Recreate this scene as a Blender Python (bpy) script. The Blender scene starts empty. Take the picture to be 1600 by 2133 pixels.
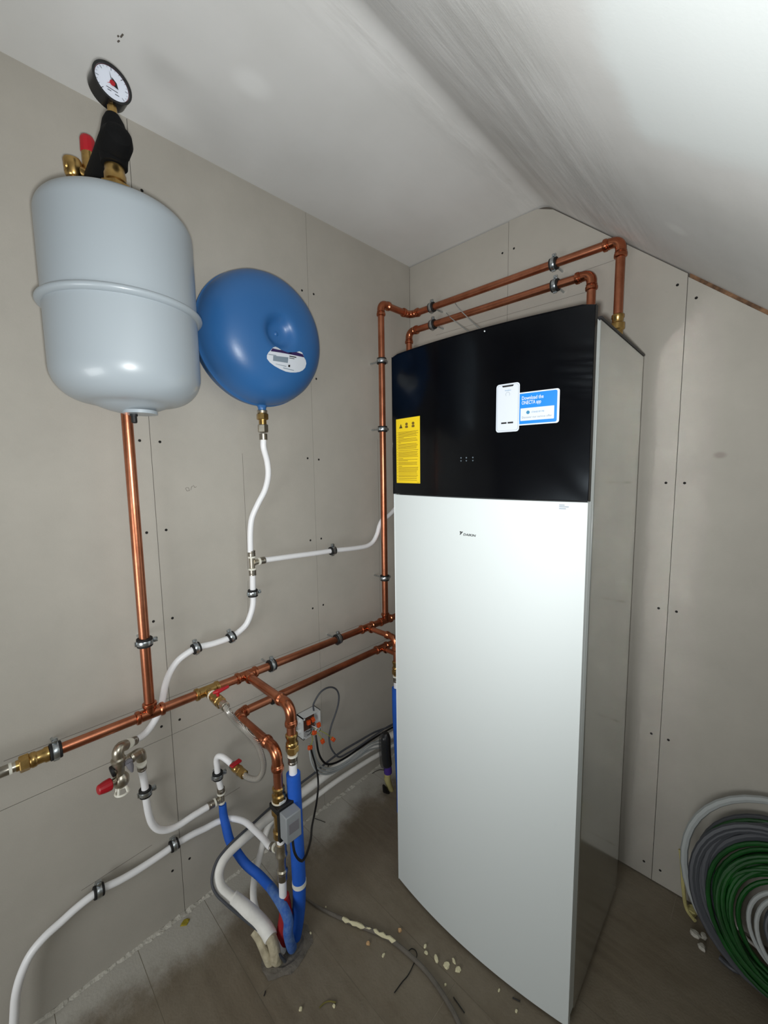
import bpy, math, random
from mathutils import Vector, Matrix

SC = bpy.context.scene
COL = SC.collection
PI = math.pi
R = math.radians

# ------------------------------------------------------------------ camera
cam_data = bpy.data.cameras.new('camera')
cam = bpy.data.objects.new('camera', cam_data)
COL.objects.link(cam)
SC.camera = cam
cam_data.sensor_fit = 'HORIZONTAL'
cam_data.sensor_width = 36.0
cam_data.lens = 36.0 * 849.2186 / 1600.0
cam_data.clip_start = 0.02
right = Vector((0.718, 0.6959, -0.0143)); up = Vector((-0.0629, 0.0854, 0.9944)); fwd = Vector((-0.6932, 0.713, -0.1051))
M = Matrix((right, up, -fwd)).transposed().to_4x4()
M.translation = Vector((1.369, -1.612, 1.495))
cam.matrix_world = M

# ------------------------------------------------------------------ world, light, exposure
world = bpy.data.worlds.new('world'); SC.world = world
world.use_nodes = True
world.node_tree.nodes['Background'].inputs[0].default_value = (0.75, 0.85, 1.0, 1)
world.node_tree.nodes['Background'].inputs[1].default_value = 0.02
SC.view_settings.view_transform = 'Standard'
SC.view_settings.look = 'None'
SC.view_settings.exposure = 0.18
SC.view_settings.gamma = 1.0
SC.view_settings.use_curve_mapping = False
SC.cycles.blur_glossy = 0.0
SC.cycles.sample_clamp_indirect = 0.0

def lamp(name, kind, loc, energy, color, **kw):
    d = bpy.data.lights.new(name, kind); d.energy = energy; d.color = color
    for k, v in kw.items(): setattr(d, k, v)
    o = bpy.data.objects.new(name, d); COL.objects.link(o); o.location = loc
    return o
# the phone's flash beside the lens, a wide soft cone
flash = lamp('camera_flash', 'SPOT', (1.345, -1.600, 1.490), 46.5, (0.97, 1.0, 1.0),
             shadow_soft_size=0.016, spot_size=R(150), spot_blend=1.0)
flash.rotation_euler = (Vector((0.35, -0.55, 1.85)) - flash.location).to_track_quat('-Z', 'Y').to_euler()
# added weak fill behind the photographer, stands for no lamp of the room
lamp('fill_light', 'AREA', (0.9, -2.85, 0.8), 14.0, (0.97, 1.0, 1.0), shape='RECTANGLE', size=0.9, size_y=0.7)\
    .rotation_euler = (R(90), 0, 0)

# ------------------------------------------------------------------ materials
def srgb(r, g, b):
    f = lambda c: c / 12.92 if c <= 0.04045 else ((c + 0.055) / 1.055) ** 2.4
    return (f(r / 255), f(g / 255), f(b / 255), 1.0)

def mat(name, col, rough=0.5, metal=0.0, bump=0.0, bscale=60.0, var=0.0, vscale=8.0, spec=0.5, coat=0.0,
        stretch=(1, 1, 1), col2=None, alpha=1.0):
    m = bpy.data.materials.new(name); m.use_nodes = True
    nt = m.node_tree; b = nt.nodes['Principled BSDF']
    b.inputs['Base Color'].default_value = col
    b.inputs['Roughness'].default_value = rough
    b.inputs['Metallic'].default_value = metal
    b.inputs['Specular IOR Level'].default_value = spec
    b.inputs['Coat Weight'].default_value = coat
    b.inputs['Alpha'].default_value = alpha
    tc = nt.nodes.new('ShaderNodeTexCoord'); mp = nt.nodes.new('ShaderNodeMapping')
    mp.inputs['Scale'].default_value = stretch
    nt.links.new(tc.outputs['Object'], mp.inputs['Vector'])
    if var > 0 or col2:
        n = nt.nodes.new('ShaderNodeTexNoise'); n.inputs['Scale'].default_value = vscale
        n.inputs['Detail'].default_value = 6; n.inputs['Roughness'].default_value = 0.65
        nt.links.new(mp.outputs[0], n.inputs['Vector'])
        cr = nt.nodes.new('ShaderNodeValToRGB')
        cr.color_ramp.elements[0].position = 0.3; cr.color_ramp.elements[1].position = 0.7
        lo = col2 if col2 else tuple(c * (1 - var) for c in col[:3]) + (1,)
        hi = col if col2 else tuple(min(1, c * (1 + var)) for c in col[:3]) + (1,)
        cr.color_ramp.elements[0].color = lo; cr.color_ramp.elements[1].color = hi
        nt.links.new(n.outputs['Fac'], cr.inputs[0]); nt.links.new(cr.outputs[0], b.inputs['Base Color'])
    if bump > 0:
        n = nt.nodes.new('ShaderNodeTexNoise'); n.inputs['Scale'].default_value = bscale
        n.inputs['Detail'].default_value = 4
        nt.links.new(mp.outputs[0], n.inputs['Vector'])
        bp = nt.nodes.new('ShaderNodeBump'); bp.inputs['Strength'].default_value = bump
        bp.inputs['Distance'].default_value = 0.01
        nt.links.new(n.outputs['Fac'], bp.inputs['Height']); nt.links.new(bp.outputs[0], b.inputs['Normal'])
    return m

M_ = {}
M_['board'] = mat('plasterboard_paper', srgb(174, 169, 160), 0.9, bump=0.05, bscale=260, var=0.05, vscale=5, spec=0.2)
def spot(m, c, r, col, amount):
    # one soft-edged stain at a fixed place of a wall or ceiling
    nt = m.node_tree; b = nt.nodes['Principled BSDF']; L = nt.links.new
    src = b.inputs['Base Color'].links[0].from_socket
    ge = nt.nodes.new('ShaderNodeNewGeometry'); mp = nt.nodes.new('ShaderNodeMapping')
    mp.inputs['Location'].default_value = [-c[i] / r[i] for i in range(3)]; mp.inputs['Scale'].default_value = [1 / q for q in r]
    L(ge.outputs['Position'], mp.inputs[0])
    ln = nt.nodes.new('ShaderNodeVectorMath'); ln.operation = 'LENGTH'; L(mp.outputs[0], ln.inputs[0])
    mr = nt.nodes.new('ShaderNodeMapRange'); mr.interpolation_type = 'SMOOTHSTEP'; mr.inputs[1].default_value = 1.0; mr.inputs[2].default_value = 0.3
    mr.inputs[3].default_value = 0.0; mr.inputs[4].default_value = amount; L(ln.outputs['Value'], mr.inputs[0])
    mx = nt.nodes.new('ShaderNodeMix'); mx.data_type = 'RGBA'; mx.inputs[7].default_value = col
    L(mr.outputs[0], mx.inputs[0]); L(src, mx.inputs[6]); L(mx.outputs[2], b.inputs['Base Color'])
spot(M_['board'], (1.232, 0, 1.522), (.022, .03, .014), srgb(120, 104, 98), .4)
M_['gap'] = mat('board_joint', srgb(92, 85, 78), 0.95)
M_['hole'] = mat('screw_hole', srgb(22, 20, 18), 0.9)
M_['pencil'] = mat('pencil_line', srgb(112, 106, 99), 0.9)
M_['dark'] = mat('dark_black', srgb(12, 12, 13), 0.6)
M_['copper'] = mat('copper', srgb(208, 138, 106), 0.34, 1.0, var=0.0, vscale=14, col2=srgb(172, 104, 76), stretch=(1, 1, 1), bump=0.03, bscale=40)
M_['copperfit'] = mat('copper_fitting', srgb(202, 128, 94), 0.26, 1.0, col2=srgb(164, 92, 64), vscale=25)
M_['brass'] = mat('brass', srgb(206, 172, 110), 0.28, 1.0, col2=srgb(166, 132, 78), vscale=30)
M_['nickel'] = mat('nickel_plate', srgb(208, 202, 188), 0.34, 1.0, col2=srgb(170, 162, 146), vscale=40)
M_['steel'] = mat('press_sleeve_steel', srgb(166, 160, 150), 0.32, 1.0)
M_['zinc'] = mat('zinc_plated_steel', srgb(190, 196, 200), 0.3, 1.0, var=0.1, vscale=60)
M_['rubber'] = mat('black_rubber', srgb(16, 16, 17), 0.7)
M_['white_pipe'] = mat('white_plastic_pipe', srgb(240, 240, 242), 0.38, var=0.02, vscale=20)
M_['white_ring'] = mat('white_ring_plastic', srgb(226, 224, 212), 0.4)
M_['blue_foam'] = mat('blue_insulation', srgb(22, 88, 190), 0.7, bump=0.12, bscale=90, var=0.08, vscale=30)
M_['blue_dusty'] = mat('dusty_blue_insulation', srgb(96, 130, 180), 0.85, bump=0.2, bscale=80, col2=srgb(24, 80, 170), vscale=45)
M_['red_foam'] = mat('red_insulation', srgb(150, 22, 26), 0.75, bump=0.12, bscale=90, var=0.1, vscale=40)
M_['white_foam'] = mat('white_insulation', srgb(240, 238, 233), 0.6, bump=0.12, bscale=70, var=0.05, vscale=20)
M_['dusty_foam'] = mat('dusty_cream_tube', srgb(206, 196, 168), 0.85, bump=0.5, bscale=70, col2=srgb(150, 140, 118), vscale=35)
M_['tank_grey'] = mat('grey_tank_paint', srgb(150, 158, 164), 0.33, spec=0.5, coat=0.15)
M_['tank_blue'] = mat('blue_tank_paint', srgb(44, 96, 152), 0.36, spec=0.45, bump=0.015, bscale=120)
M_['white_metal'] = mat('white_painted_steel', srgb(214, 220, 220), 0.42, spec=0.4)
M_['side_metal'] = mat('silver_grey_side_panel', srgb(204, 206, 204), 0.15, 0.9)
M_['glass_black'] = mat('black_glass', srgb(4, 4, 6), 0.09, spec=0.12, col2=srgb(7, 8, 11), vscale=9)
M_['lid'] = mat('black_lid', srgb(22, 20, 22), 0.5)
M_['yellow'] = mat('yellow_sticker', srgb(238, 204, 20), 0.5)
M_['print_brown'] = mat('sticker_print_dark', srgb(112, 84, 14), 0.6)
M_['black_ink'] = mat('black_ink', srgb(14, 14, 16), 0.5)
M_['sticker_white'] = mat('white_sticker', srgb(204, 209, 217), 0.45)
M_['sticker_blue'] = mat('blue_sticker', srgb(8, 124, 214), 0.4)
M_['sticker_grey'] = mat('grey_print', srgb(120, 134, 146), 0.5)
M_['sticker_teal'] = mat('teal_print', srgb(40, 120, 160), 0.5)
M_['purple'] = mat('dark_purple_print', srgb(44, 24, 78), 0.5)
M_['dim_icon'] = mat('dim_icon_print', srgb(92, 104, 112), 0.4)
M_['red_plastic'] = mat('red_plastic', srgb(170, 18, 32), 0.4)
M_['orange_plastic'] = mat('orange_plastic', srgb(214, 84, 34), 0.35)
M_['grey_plastic'] = mat('grey_plastic', srgb(142, 146, 150), 0.5, bump=0.02, bscale=200)
M_['lever_grey'] = mat('grey_lever_plastic', srgb(118, 116, 122), 0.5)
M_['box_grey'] = mat('light_grey_box_plastic', srgb(204, 207, 208), 0.5)
M_['cable_black'] = mat('black_cable', srgb(15, 15, 17), 0.45)
M_['cable_dark'] = mat('dark_grey_cable', srgb(72, 74, 80), 0.5)
M_['cable_grey'] = mat('light_grey_cable', srgb(166, 170, 170), 0.5)
M_['cable_green'] = mat('green_cable', srgb(10, 84, 22), 0.45, col2=srgb(6, 54, 14), vscale=16)
M_['wire_brown'] = mat('brown_wire', srgb(84, 50, 34), 0.6)
M_['wire_yellow'] = mat('yellow_green_wire', srgb(150, 156, 60), 0.5)
M_['insul_black'] = mat('black_console_foam', srgb(9, 9, 10), 0.85, bump=0.1, bscale=150, spec=0.2)
M_['gauge_white'] = mat('white_dial', srgb(226, 232, 246), 0.4)
M_['gauge_case'] = mat('black_gauge_case', srgb(20, 20, 22), 0.25)
M_['cream_foam'] = mat('cream_mounting_foam', srgb(188, 178, 120), 0.85, bump=0.6, bscale=50, var=0.1)
M_['chip'] = mat('cream_chip', srgb(222, 214, 178), 0.8, bump=0.3, bscale=90, var=0.08, vscale=40)
M_['chip_tan'] = mat('tan_chip', srgb(206, 166, 120), 0.8, bump=0.3, bscale=90)
M_['plaster_dust'] = mat('white_plaster', srgb(186, 182, 172), 0.9, bump=0.8, bscale=60, var=0.15, vscale=30)
M_['slab_joint'] = mat('dusty_floor_joint', srgb(128, 120, 105), 0.95, var=0.3, vscale=3)
M_['cord_dust'] = mat('dust_covered_cord', srgb(104, 98, 90), 0.9, bump=0.5, bscale=60, var=0.2, vscale=14)
M_['purple_band'] = mat('purple_band', srgb(76, 50, 140), 0.6)
M_['wood_gap'] = mat('brown_gap_filler', srgb(150, 112, 82), 0.9, bump=0.5, bscale=60, col2=srgb(60, 44, 32), vscale=30)
M_['olive'] = mat('olive_string', srgb(112, 104, 50), 0.8)
M_['yellow_paint'] = mat('yellow_paint_blob', srgb(156, 140, 40), 0.8, bump=0.4, bscale=50)
M_['clear_plastic'] = mat('smoky_plastic', srgb(70, 72, 74), 0.12, alpha=0.35)

def film_mat():
    m = bpy.data.materials.new('clear_protective_film'); m.use_nodes = True
    nt = m.node_tree; nt.nodes.clear()
    out = nt.nodes.new('ShaderNodeOutputMaterial'); mix = nt.nodes.new('ShaderNodeMixShader')
    tr = nt.nodes.new('ShaderNodeBsdfTransparent'); gl = nt.nodes.new('ShaderNodeBsdfGlossy')
    gl.inputs['Roughness'].default_value = 0.16; gl.inputs['Color'].default_value = (0.75, 0.85, 0.95, 1)
    mix.inputs[0].default_value = 0.018
    nt.links.new(tr.outputs[0], mix.inputs[1]); nt.links.new(gl.outputs[0], mix.inputs[2])
    nt.links.new(mix.outputs[0], out.inputs[0]); return m
M_['film'] = film_mat()

def hose_mat():
    # transparent braided hose: bright metal braid under clear plastic
    m = mat('braided_hose', srgb(190, 184, 174), 0.3, 0.5, spec=0.8, coat=1.0)
    nt = m.node_tree; b = nt.nodes['Principled BSDF']
    w = nt.nodes.new('ShaderNodeTexWave'); w.inputs['Scale'].default_value = 160; w.wave_type = 'BANDS'; w.bands_direction = 'DIAGONAL'
    tc = nt.nodes.new('ShaderNodeTexCoord'); nt.links.new(tc.outputs['Object'], w.inputs['Vector'])
    cr = nt.nodes.new('ShaderNodeValToRGB'); cr.color_ramp.elements[0].color = srgb(96, 90, 82); cr.color_ramp.elements[1].color = srgb(232, 228, 220)
    nt.links.new(w.outputs['Fac'], cr.inputs[0]); nt.links.new(cr.outputs[0], b.inputs['Base Color'])
    return m
M_['hose'] = hose_mat()

def plaster_mat(name, slope):
    # painted filler: even grey white, trowel streaks run along the crease between ceiling and slope
    m = bpy.data.materials.new(name); m.use_nodes = True
    nt = m.node_tree; b = nt.nodes['Principled BSDF']; L = nt.links.new
    b.inputs['Roughness'].default_value = 0.9; b.inputs['Specular IOR Level'].default_value = 0.15
    tc = nt.nodes.new('ShaderNodeTexCoord')
    mp = nt.nodes.new('ShaderNodeMapping'); mp.inputs['Scale'].default_value = (9, 1.1, 9); L(tc.outputs['Object'], mp.inputs[0])
    mp.inputs['Rotation'].default_value = (0, 0, R(-12))
    st = nt.nodes.new('ShaderNodeTexNoise'); st.inputs['Scale'].default_value = 2.4; st.inputs['Detail'].default_value = 8; st.inputs['Roughness'].default_value = 0.7
    L(mp.outputs[0], st.inputs['Vector'])
    fine = nt.nodes.new('ShaderNodeTexNoise'); fine.inputs['Scale'].default_value = 170; fine.inputs['Detail'].default_value = 3
    L(tc.outputs['Object'], fine.inputs['Vector'])
    big = nt.nodes.new('ShaderNodeTexNoise'); big.inputs['Scale'].default_value = 3.0; big.inputs['Detail'].default_value = 5
    L(tc.outputs['Object'], big.inputs['Vector'])
    sep = nt.nodes.new('ShaderNodeSeparateXYZ'); L(tc.outputs['Object'], sep.inputs[0])
    # streak zone on the slope: between the crease and x = 1.15, fading
    def ramp(sock, a, b_, lo=0.0, hi=1.0):
        r = nt.nodes.new('ShaderNodeMapRange'); r.interpolation_type = 'SMOOTHSTEP'
        r.inputs[1].default_value = a; r.inputs[2].default_value = b_; r.inputs[3].default_value = lo; r.inputs[4].default_value = hi
        L(sock, r.inputs[0]); return r.outputs[0]
    def mth(op, a, c):
        n = nt.nodes.new('ShaderNodeMath'); n.operation = op
        for i, s in enumerate((a, c)):
            if isinstance(s, (int, float)): n.inputs[i].default_value = s
            else: L(s, n.inputs[i])
        return n.outputs[0]
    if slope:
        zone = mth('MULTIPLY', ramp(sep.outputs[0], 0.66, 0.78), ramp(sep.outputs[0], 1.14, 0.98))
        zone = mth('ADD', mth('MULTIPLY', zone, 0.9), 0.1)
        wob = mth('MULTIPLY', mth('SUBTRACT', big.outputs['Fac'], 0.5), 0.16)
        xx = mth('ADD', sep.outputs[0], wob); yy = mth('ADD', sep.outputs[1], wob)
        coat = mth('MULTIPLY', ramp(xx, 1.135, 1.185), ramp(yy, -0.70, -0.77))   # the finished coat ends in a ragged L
    else:
        zone = mth('ADD', ramp(sep.outputs[0], 0.52, 0.66), 0.04); coat = None
    colr = nt.nodes.new('ShaderNodeValToRGB'); colr.color_ramp.elements[0].position = 0.3; colr.color_ramp.elements[1].position = 0.75
    colr.color_ramp.elements[0].color = (srgb(212, 211, 208) if slope else srgb(214, 213, 210)); colr.color_ramp.elements[1].color = (srgb(230, 229, 227) if slope else srgb(226, 225, 223))
    L(big.outputs['Fac'], colr.inputs[0])
    outc = colr.outputs[0]
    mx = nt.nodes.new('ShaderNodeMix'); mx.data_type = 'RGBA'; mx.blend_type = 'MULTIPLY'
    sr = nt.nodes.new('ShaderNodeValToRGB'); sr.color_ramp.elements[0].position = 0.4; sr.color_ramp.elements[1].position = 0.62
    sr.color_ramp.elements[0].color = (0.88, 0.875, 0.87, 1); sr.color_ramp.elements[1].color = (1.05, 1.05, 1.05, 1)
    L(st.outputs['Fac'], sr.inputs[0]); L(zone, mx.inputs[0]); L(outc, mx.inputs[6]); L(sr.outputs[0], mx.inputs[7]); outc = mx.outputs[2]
    if coat is not None:
        m2 = nt.nodes.new('ShaderNodeMix'); m2.data_type = 'RGBA'
        L(coat, m2.inputs[0]); L(outc, m2.inputs[6]); m2.inputs[7].default_value = srgb(230, 234, 233); outc = m2.outputs[2]
    L(outc, b.inputs['Base Color'])
    h = mth('ADD', mth('MULTIPLY', mth('MULTIPLY', st.outputs['Fac'], zone), 0.8), mth('MULTIPLY', fine.outputs['Fac'], 0.03))
    if coat is not None: h = mth('ADD', h, mth('MULTIPLY', coat, 0.25))
    bp = nt.nodes.new('ShaderNodeBump'); bp.inputs['Strength'].default_value = 0.4; bp.inputs['Distance'].default_value = 0.008
    L(h, bp.inputs['Height']); L(bp.outputs[0], b.inputs['Normal'])
    return m
M_['ceiling'] = plaster_mat('painted_ceiling', False)
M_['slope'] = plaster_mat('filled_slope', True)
spot(M_['ceiling'], (0.3376, -1.012, 2.476), (.05, .07, .05), srgb(240, 240, 238), .45)
spot(M_['slope'], (1.149, -0.3504, 2.064), (.04, .04, .04), srgb(240, 240, 236), .5)

def floor_mat():
    # grey brown plank tiles under building dust, whiter plaster dust along the left wall
    m = bpy.data.materials.new('dusty_floor_plank'); m.use_nodes = True
    nt = m.node_tree; b = nt.nodes['Principled BSDF']; L = nt.links.new
    b.inputs['Roughness'].default_value = 0.75; b.inputs['Specular IOR Level'].default_value = 0.25
    ge = nt.nodes.new('ShaderNodeNewGeometry')
    mp = nt.nodes.new('ShaderNodeMapping'); mp.inputs['Scale'].default_value = (1.5, 14, 1); L(ge.outputs['Position'], mp.inputs[0])
    g = nt.nodes.new('ShaderNodeTexNoise'); g.inputs['Scale'].default_value = 3; g.inputs['Detail'].default_value = 7; L(mp.outputs[0], g.inputs['Vector'])
    d = nt.nodes.new('ShaderNodeTexNoise'); d.inputs['Scale'].default_value = 3.2; d.inputs['Detail'].default_value = 8; d.inputs['Roughness'].default_value = 0.7
    L(ge.outputs['Position'], d.inputs['Vector'])
    c1 = nt.nodes.new('ShaderNodeValToRGB'); c1.color_ramp.elements[0].position = 0.3; c1.color_ramp.elements[1].position = 0.7
    c1.color_ramp.elements[0].color = srgb(108, 98, 83); c1.color_ramp.elements[1].color = srgb(122, 111, 95)
    L(g.outputs['Fac'], c1.inputs[0])
    m1 = nt.nodes.new('ShaderNodeMix'); m1.data_type = 'RGBA'; m1.inputs[7].default_value = srgb(132, 123, 108)
    r1 = nt.nodes.new('ShaderNodeMapRange'); r1.inputs[1].default_value = 0.42; r1.inputs[2].default_value = 0.7
    L(d.outputs['Fac'], r1.inputs[0]); L(r1.outputs[0], m1.inputs[0]); L(c1.outputs[0], m1.inputs[6])
    sep = nt.nodes.new('ShaderNodeSeparateXYZ'); L(ge.outputs['Position'], sep.inputs[0])
    mt = nt.nodes.new('ShaderNodeMath'); mt.operation = 'MULTIPLY_ADD'; mt.inputs[1].default_value = 0.34; L(d.outputs['Fac'], mt.inputs[0]); 
    sb = nt.nodes.new('ShaderNodeMath'); sb.operation = 'MULTIPLY'; sb.inputs[1].default_value = -1; L(sep.outputs[0], sb.inputs[0]); L(sb.outputs[0], mt.inputs[2])
    r2 = nt.nodes.new('ShaderNodeMapRange'); r2.interpolation_type = 'SMOOTHSTEP'
    r2.inputs[1].default_value = -0.01; r2.inputs[2].default_value = 0.13; r2.inputs[3].default_value = 0; r2.inputs[4].default_value = 0.8
    L(mt.outputs[0], r2.inputs[0])
    m2 = nt.nodes.new('ShaderNodeMix'); m2.data_type = 'RGBA'; m2.inputs[7].default_value = srgb(192, 189, 181)
    L(r2.outputs[0], m2.inputs[0]); L(m1.outputs[2], m2.inputs[6]); L(m2.outputs[2], b.inputs['Base Color'])
    f = nt.nodes.new('ShaderNodeTexNoise'); f.inputs['Scale'].default_value = 150; L(ge.outputs['Position'], f.inputs['Vector'])
    bp = nt.nodes.new('ShaderNodeBump'); bp.inputs['Strength'].default_value = 0.3; bp.inputs['Distance'].default_value = 0.003
    L(f.outputs['Fac'], bp.inputs['Height']); L(bp.outputs[0], b.inputs['Normal'])
    return m
M_['floor'] = floor_mat()

# ------------------------------------------------------------------ mesh helpers
V = Vector
class MB:
    def __init__(s): s.v = []; s.f = []
    def add(s, vs, fs):
        o = len(s.v); s.v += [tuple(v) for v in vs]; s.f += [tuple(i + o for i in f) for f in fs]; return s
    def box(s, lo, hi, m=None):
        x0, y0, z0 = lo; x1, y1, z1 = hi
        vs = [V(p) for p in ((x0,y0,z0),(x1,y0,z0),(x1,y1,z0),(x0,y1,z0),(x0,y0,z1),(x1,y0,z1),(x1,y1,z1),(x0,y1,z1))]
        if m is not None: vs = [m @ p for p in vs]
        return s.add(vs, [(0,3,2,1),(4,5,6,7),(0,1,5,4),(1,2,6,5),(2,3,7,6),(3,0,4,7)])
    def tube(s, pts, r, n=14, caps=True, closed=False):
        pts = [V(p) for p in pts]; k = len(pts)
        rs = r if isinstance(r, (list, tuple)) else [r] * k
        tan = []
        for i in range(k):
            a = pts[(i - 1) % k] if (closed or i > 0) else pts[i]
            b = pts[(i + 1) % k] if (closed or i < k - 1) else pts[i]
            t = b - a; tan.append(t.normalized() if t.length > 1e-9 else (tan[-1] if tan else V((0, 0, 1))))
        u = tan[0].orthogonal().normalized(); rings = []
        for i in range(k):
            if i:
                q = tan[i - 1].rotation_difference(tan[i]); u = q @ u
                u = (u - tan[i] * u.dot(tan[i])).normalized()
            w = tan[i].cross(u)
            rings += [pts[i] + (u * math.cos(2 * PI * j / n) + w * math.sin(2 * PI * j / n)) * rs[i] for j in range(n)]
        fs = []
        for i in range(k if closed else k - 1):
            a = i * n; b = ((i + 1) % k) * n
            fs += [(a + j, a + (j + 1) % n, b + (j + 1) % n, b + j) for j in range(n)]
        if caps and not closed:
            fs.append(tuple(range(n - 1, -1, -1))); fs.append(tuple((k - 1) * n + j for j in range(n)))
        return s.add(rings, fs)
    def lathe(s, prof, o, d, n=24):
        # prof = [(radius, height)], revolved about direction d at o
        o = V(o); d = V(d).normalized(); u = d.orthogonal().normalized(); w = d.cross(u); vs = []; fs = []
        for (r, h) in prof:
            r = max(r, 1e-5)
            vs += [o + d * h + (u * math.cos(2 * PI * j / n) + w * math.sin(2 * PI * j / n)) * r for j in range(n)]
        for i in range(len(prof) - 1):
            fs += [(i*n + j, i*n + (j+1) % n, (i+1)*n + (j+1) % n, (i+1)*n + j) for j in range(n)]
        fs.append(tuple(range(n - 1, -1, -1))); fs.append(tuple((len(prof) - 1) * n + j for j in range(n)))
        return s.add(vs, fs)
    def build(s, name, m, parent=None, smooth=35, bevel=0.0):
        off = V((0, 0, 0)); p = parent
        while p is not None:
            off += p.location; p = p.parent
        me = bpy.data.meshes.new(name)
        me.from_pydata([tuple(V(v) - off) for v in s.v], [], s.f); me.update()
        if smooth:
            me.shade_smooth(); me.set_sharp_from_angle(angle=R(smooth))
        me.materials.append(M_[m])
        o = bpy.data.objects.new(name, me); COL.objects.link(o)
        if parent is not None: o.parent = parent
        if bevel > 0:
            bv = o.modifiers.new('bevel', 'BEVEL'); bv.width = bevel; bv.segments = 2; bv.limit_method = 'ANGLE'; bv.angle_limit = R(40)
        return o

def thing(name, label, cat, loc=(0, 0, 0), group=None):
    o = bpy.data.objects.new(name, None); COL.objects.link(o); o.location = loc
    o.empty_display_size = 0.05
    o['label'] = label; o['category'] = cat
    if group: o['group'] = group
    return o
def single(mb, name, m, label, cat, loc, group=None, smooth=35):
    # a thing that is one mesh, its origin moved to its base
    loc = V(loc); mb.v = [tuple(V(v) - loc) for v in mb.v]
    o = mb.build(name, m, smooth=smooth); o.location = loc; o['label'] = label; o['category'] = cat
    if group: o['group'] = group
    return o
def structure(o): o['kind'] = 'structure'; return o

def fillet(pts, r, n=6):
    # polyline with rounded corners
    pts = [V(p) for p in pts]; out = [pts[0]]
    for i in range(1, len(pts) - 1):
        p = pts[i]; a = (pts[i-1] - p); b = (pts[i+1] - p); la, lb = a.length, b.length; a.normalize(); b.normalize()
        ang = a.angle(b)
        if ang > PI - 0.02: out.append(p); continue
        t = min(r / math.tan(ang / 2), la * .49, lb * .49); rr = t * math.tan(ang / 2)
        c = p + (a + b).normalized() * (rr / math.sin(ang / 2))
        s0 = p + a * t - c; s1 = p + b * t - c
        for k in range(n + 1):
            out.append(c + s0.normalized().slerp(s1.normalized(), k / n) * rr)
    out.append(pts[-1]); return out
def smooth_curve(pts, n=8):
    P = [V(p) for p in pts]; P = [2 * P[0] - P[1]] + P + [2 * P[-1] - P[-2]]; out = []
    for i in range(1, len(P) - 2):
        p0, p1, p2, p3 = P[i-1:i+3]
        # centripetal Catmull-Rom
        t0 = 0; t1 = t0 + max((p1-p0).length, 1e-6) ** .5; t2 = t1 + max((p2-p1).length, 1e-6) ** .5; t3 = t2 + max((p3-p2).length, 1e-6) ** .5
        for k in range(n):
            t = t1 + (t2 - t1) * k / n
            a1 = p0*((t1-t)/(t1-t0)) + p1*((t-t0)/(t1-t0)); a2 = p1*((t2-t)/(t2-t1)) + p2*((t-t1)/(t2-t1)); a3 = p2*((t3-t)/(t3-t2)) + p3*((t-t2)/(t3-t2))
            b1 = a1*((t2-t)/(t2-t0)) + a2*((t-t0)/(t2-t0)); b2 = a2*((t3-t)/(t3-t1)) + a3*((t-t1)/(t3-t1))
            out.append(b1*((t2-t)/(t2-t1)) + b2*((t-t1)/(t2-t1)))
    out.append(P[-2]); return out

def frame(origin, z, x):
    # rotation whose local Z is z and local X is as near x as can be
    z = V(z).normalized(); x = V(x); x = (x - z * x.dot(z)).normalized(); y = z.cross(x)
    m = Matrix((x, y, z)).transposed().to_4x4(); m.translation = V(origin); return m

# ------------------------------------------------------------------ room shell
H = 2.476; KX = 0.6695; SL = 0.8581
YB = -3.1          # wall behind the photographer
XR = 2.55          # knee wall on the right
ZR = H - SL * (XR - KX)
SCR = {'left': [], 'back': []}

def wall_with_boards(name, base, pieces, plane, holes, lines):
    w = structure(MB().box(*base).build(name, 'gap', smooth=0))
    for poly in pieces:
        # poly in wall coordinates (s, z); thickness 12 mm in front of the studs
        mb = MB(); n = len(poly)
        if plane == 'x': f = lambda s, z, d: (d, s, z)
        else: f = lambda s, z, d: (s, d, z)
        dd = (0.0, -0.012) if plane == 'x' else (0.0, 0.012)
        vs = [f(s, z, dd[0]) for s, z in poly] + [f(s, z, dd[1]) for s, z in poly]
        fs = [tuple(range(n)), tuple(range(2*n - 1, n - 1, -1))] + [(i, i + n, (i+1) % n + n, (i+1) % n) for i in range(n)]
        if plane == 'x': fs = [tuple(reversed(q)) for q in fs]
        mb.add(vs, fs); mb.build('plasterboard', 'board', w, smooth=0)
    for (s, z) in holes:
        d = (1, 0, 0) if plane == 'x' else (0, -1, 0)
        o = (-0.0005, s, z) if plane == 'x' else (s, 0.0005, z)
        MB().lathe([(0.0042, 0), (0.0042, 0.0009), (0.0030, 0.0009), (0.0026, 0.0006)], o, d, 10).build('screw_hole', 'hole', w, smooth=0)
    for (a, b, wd) in lines:
        a = V(a); b = V(b); t = (b - a).normalized(); nrm = V((1, 0, 0)) if plane == 'x' else V((0, -1, 0))
        q = t.cross(nrm) * wd / 2
        vs = [a - q, a + q, b + q, b - q]; vs2 = [v + nrm * 0.0004 for v in vs]
        MB().add(vs + vs2, [(0,1,2,3),(7,6,5,4),(0,4,5,1),(1,5,6,2),(2,6,7,3),(3,7,4,0)]).build('pencil_line', 'pencil', w, smooth=0)
    return w

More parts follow.
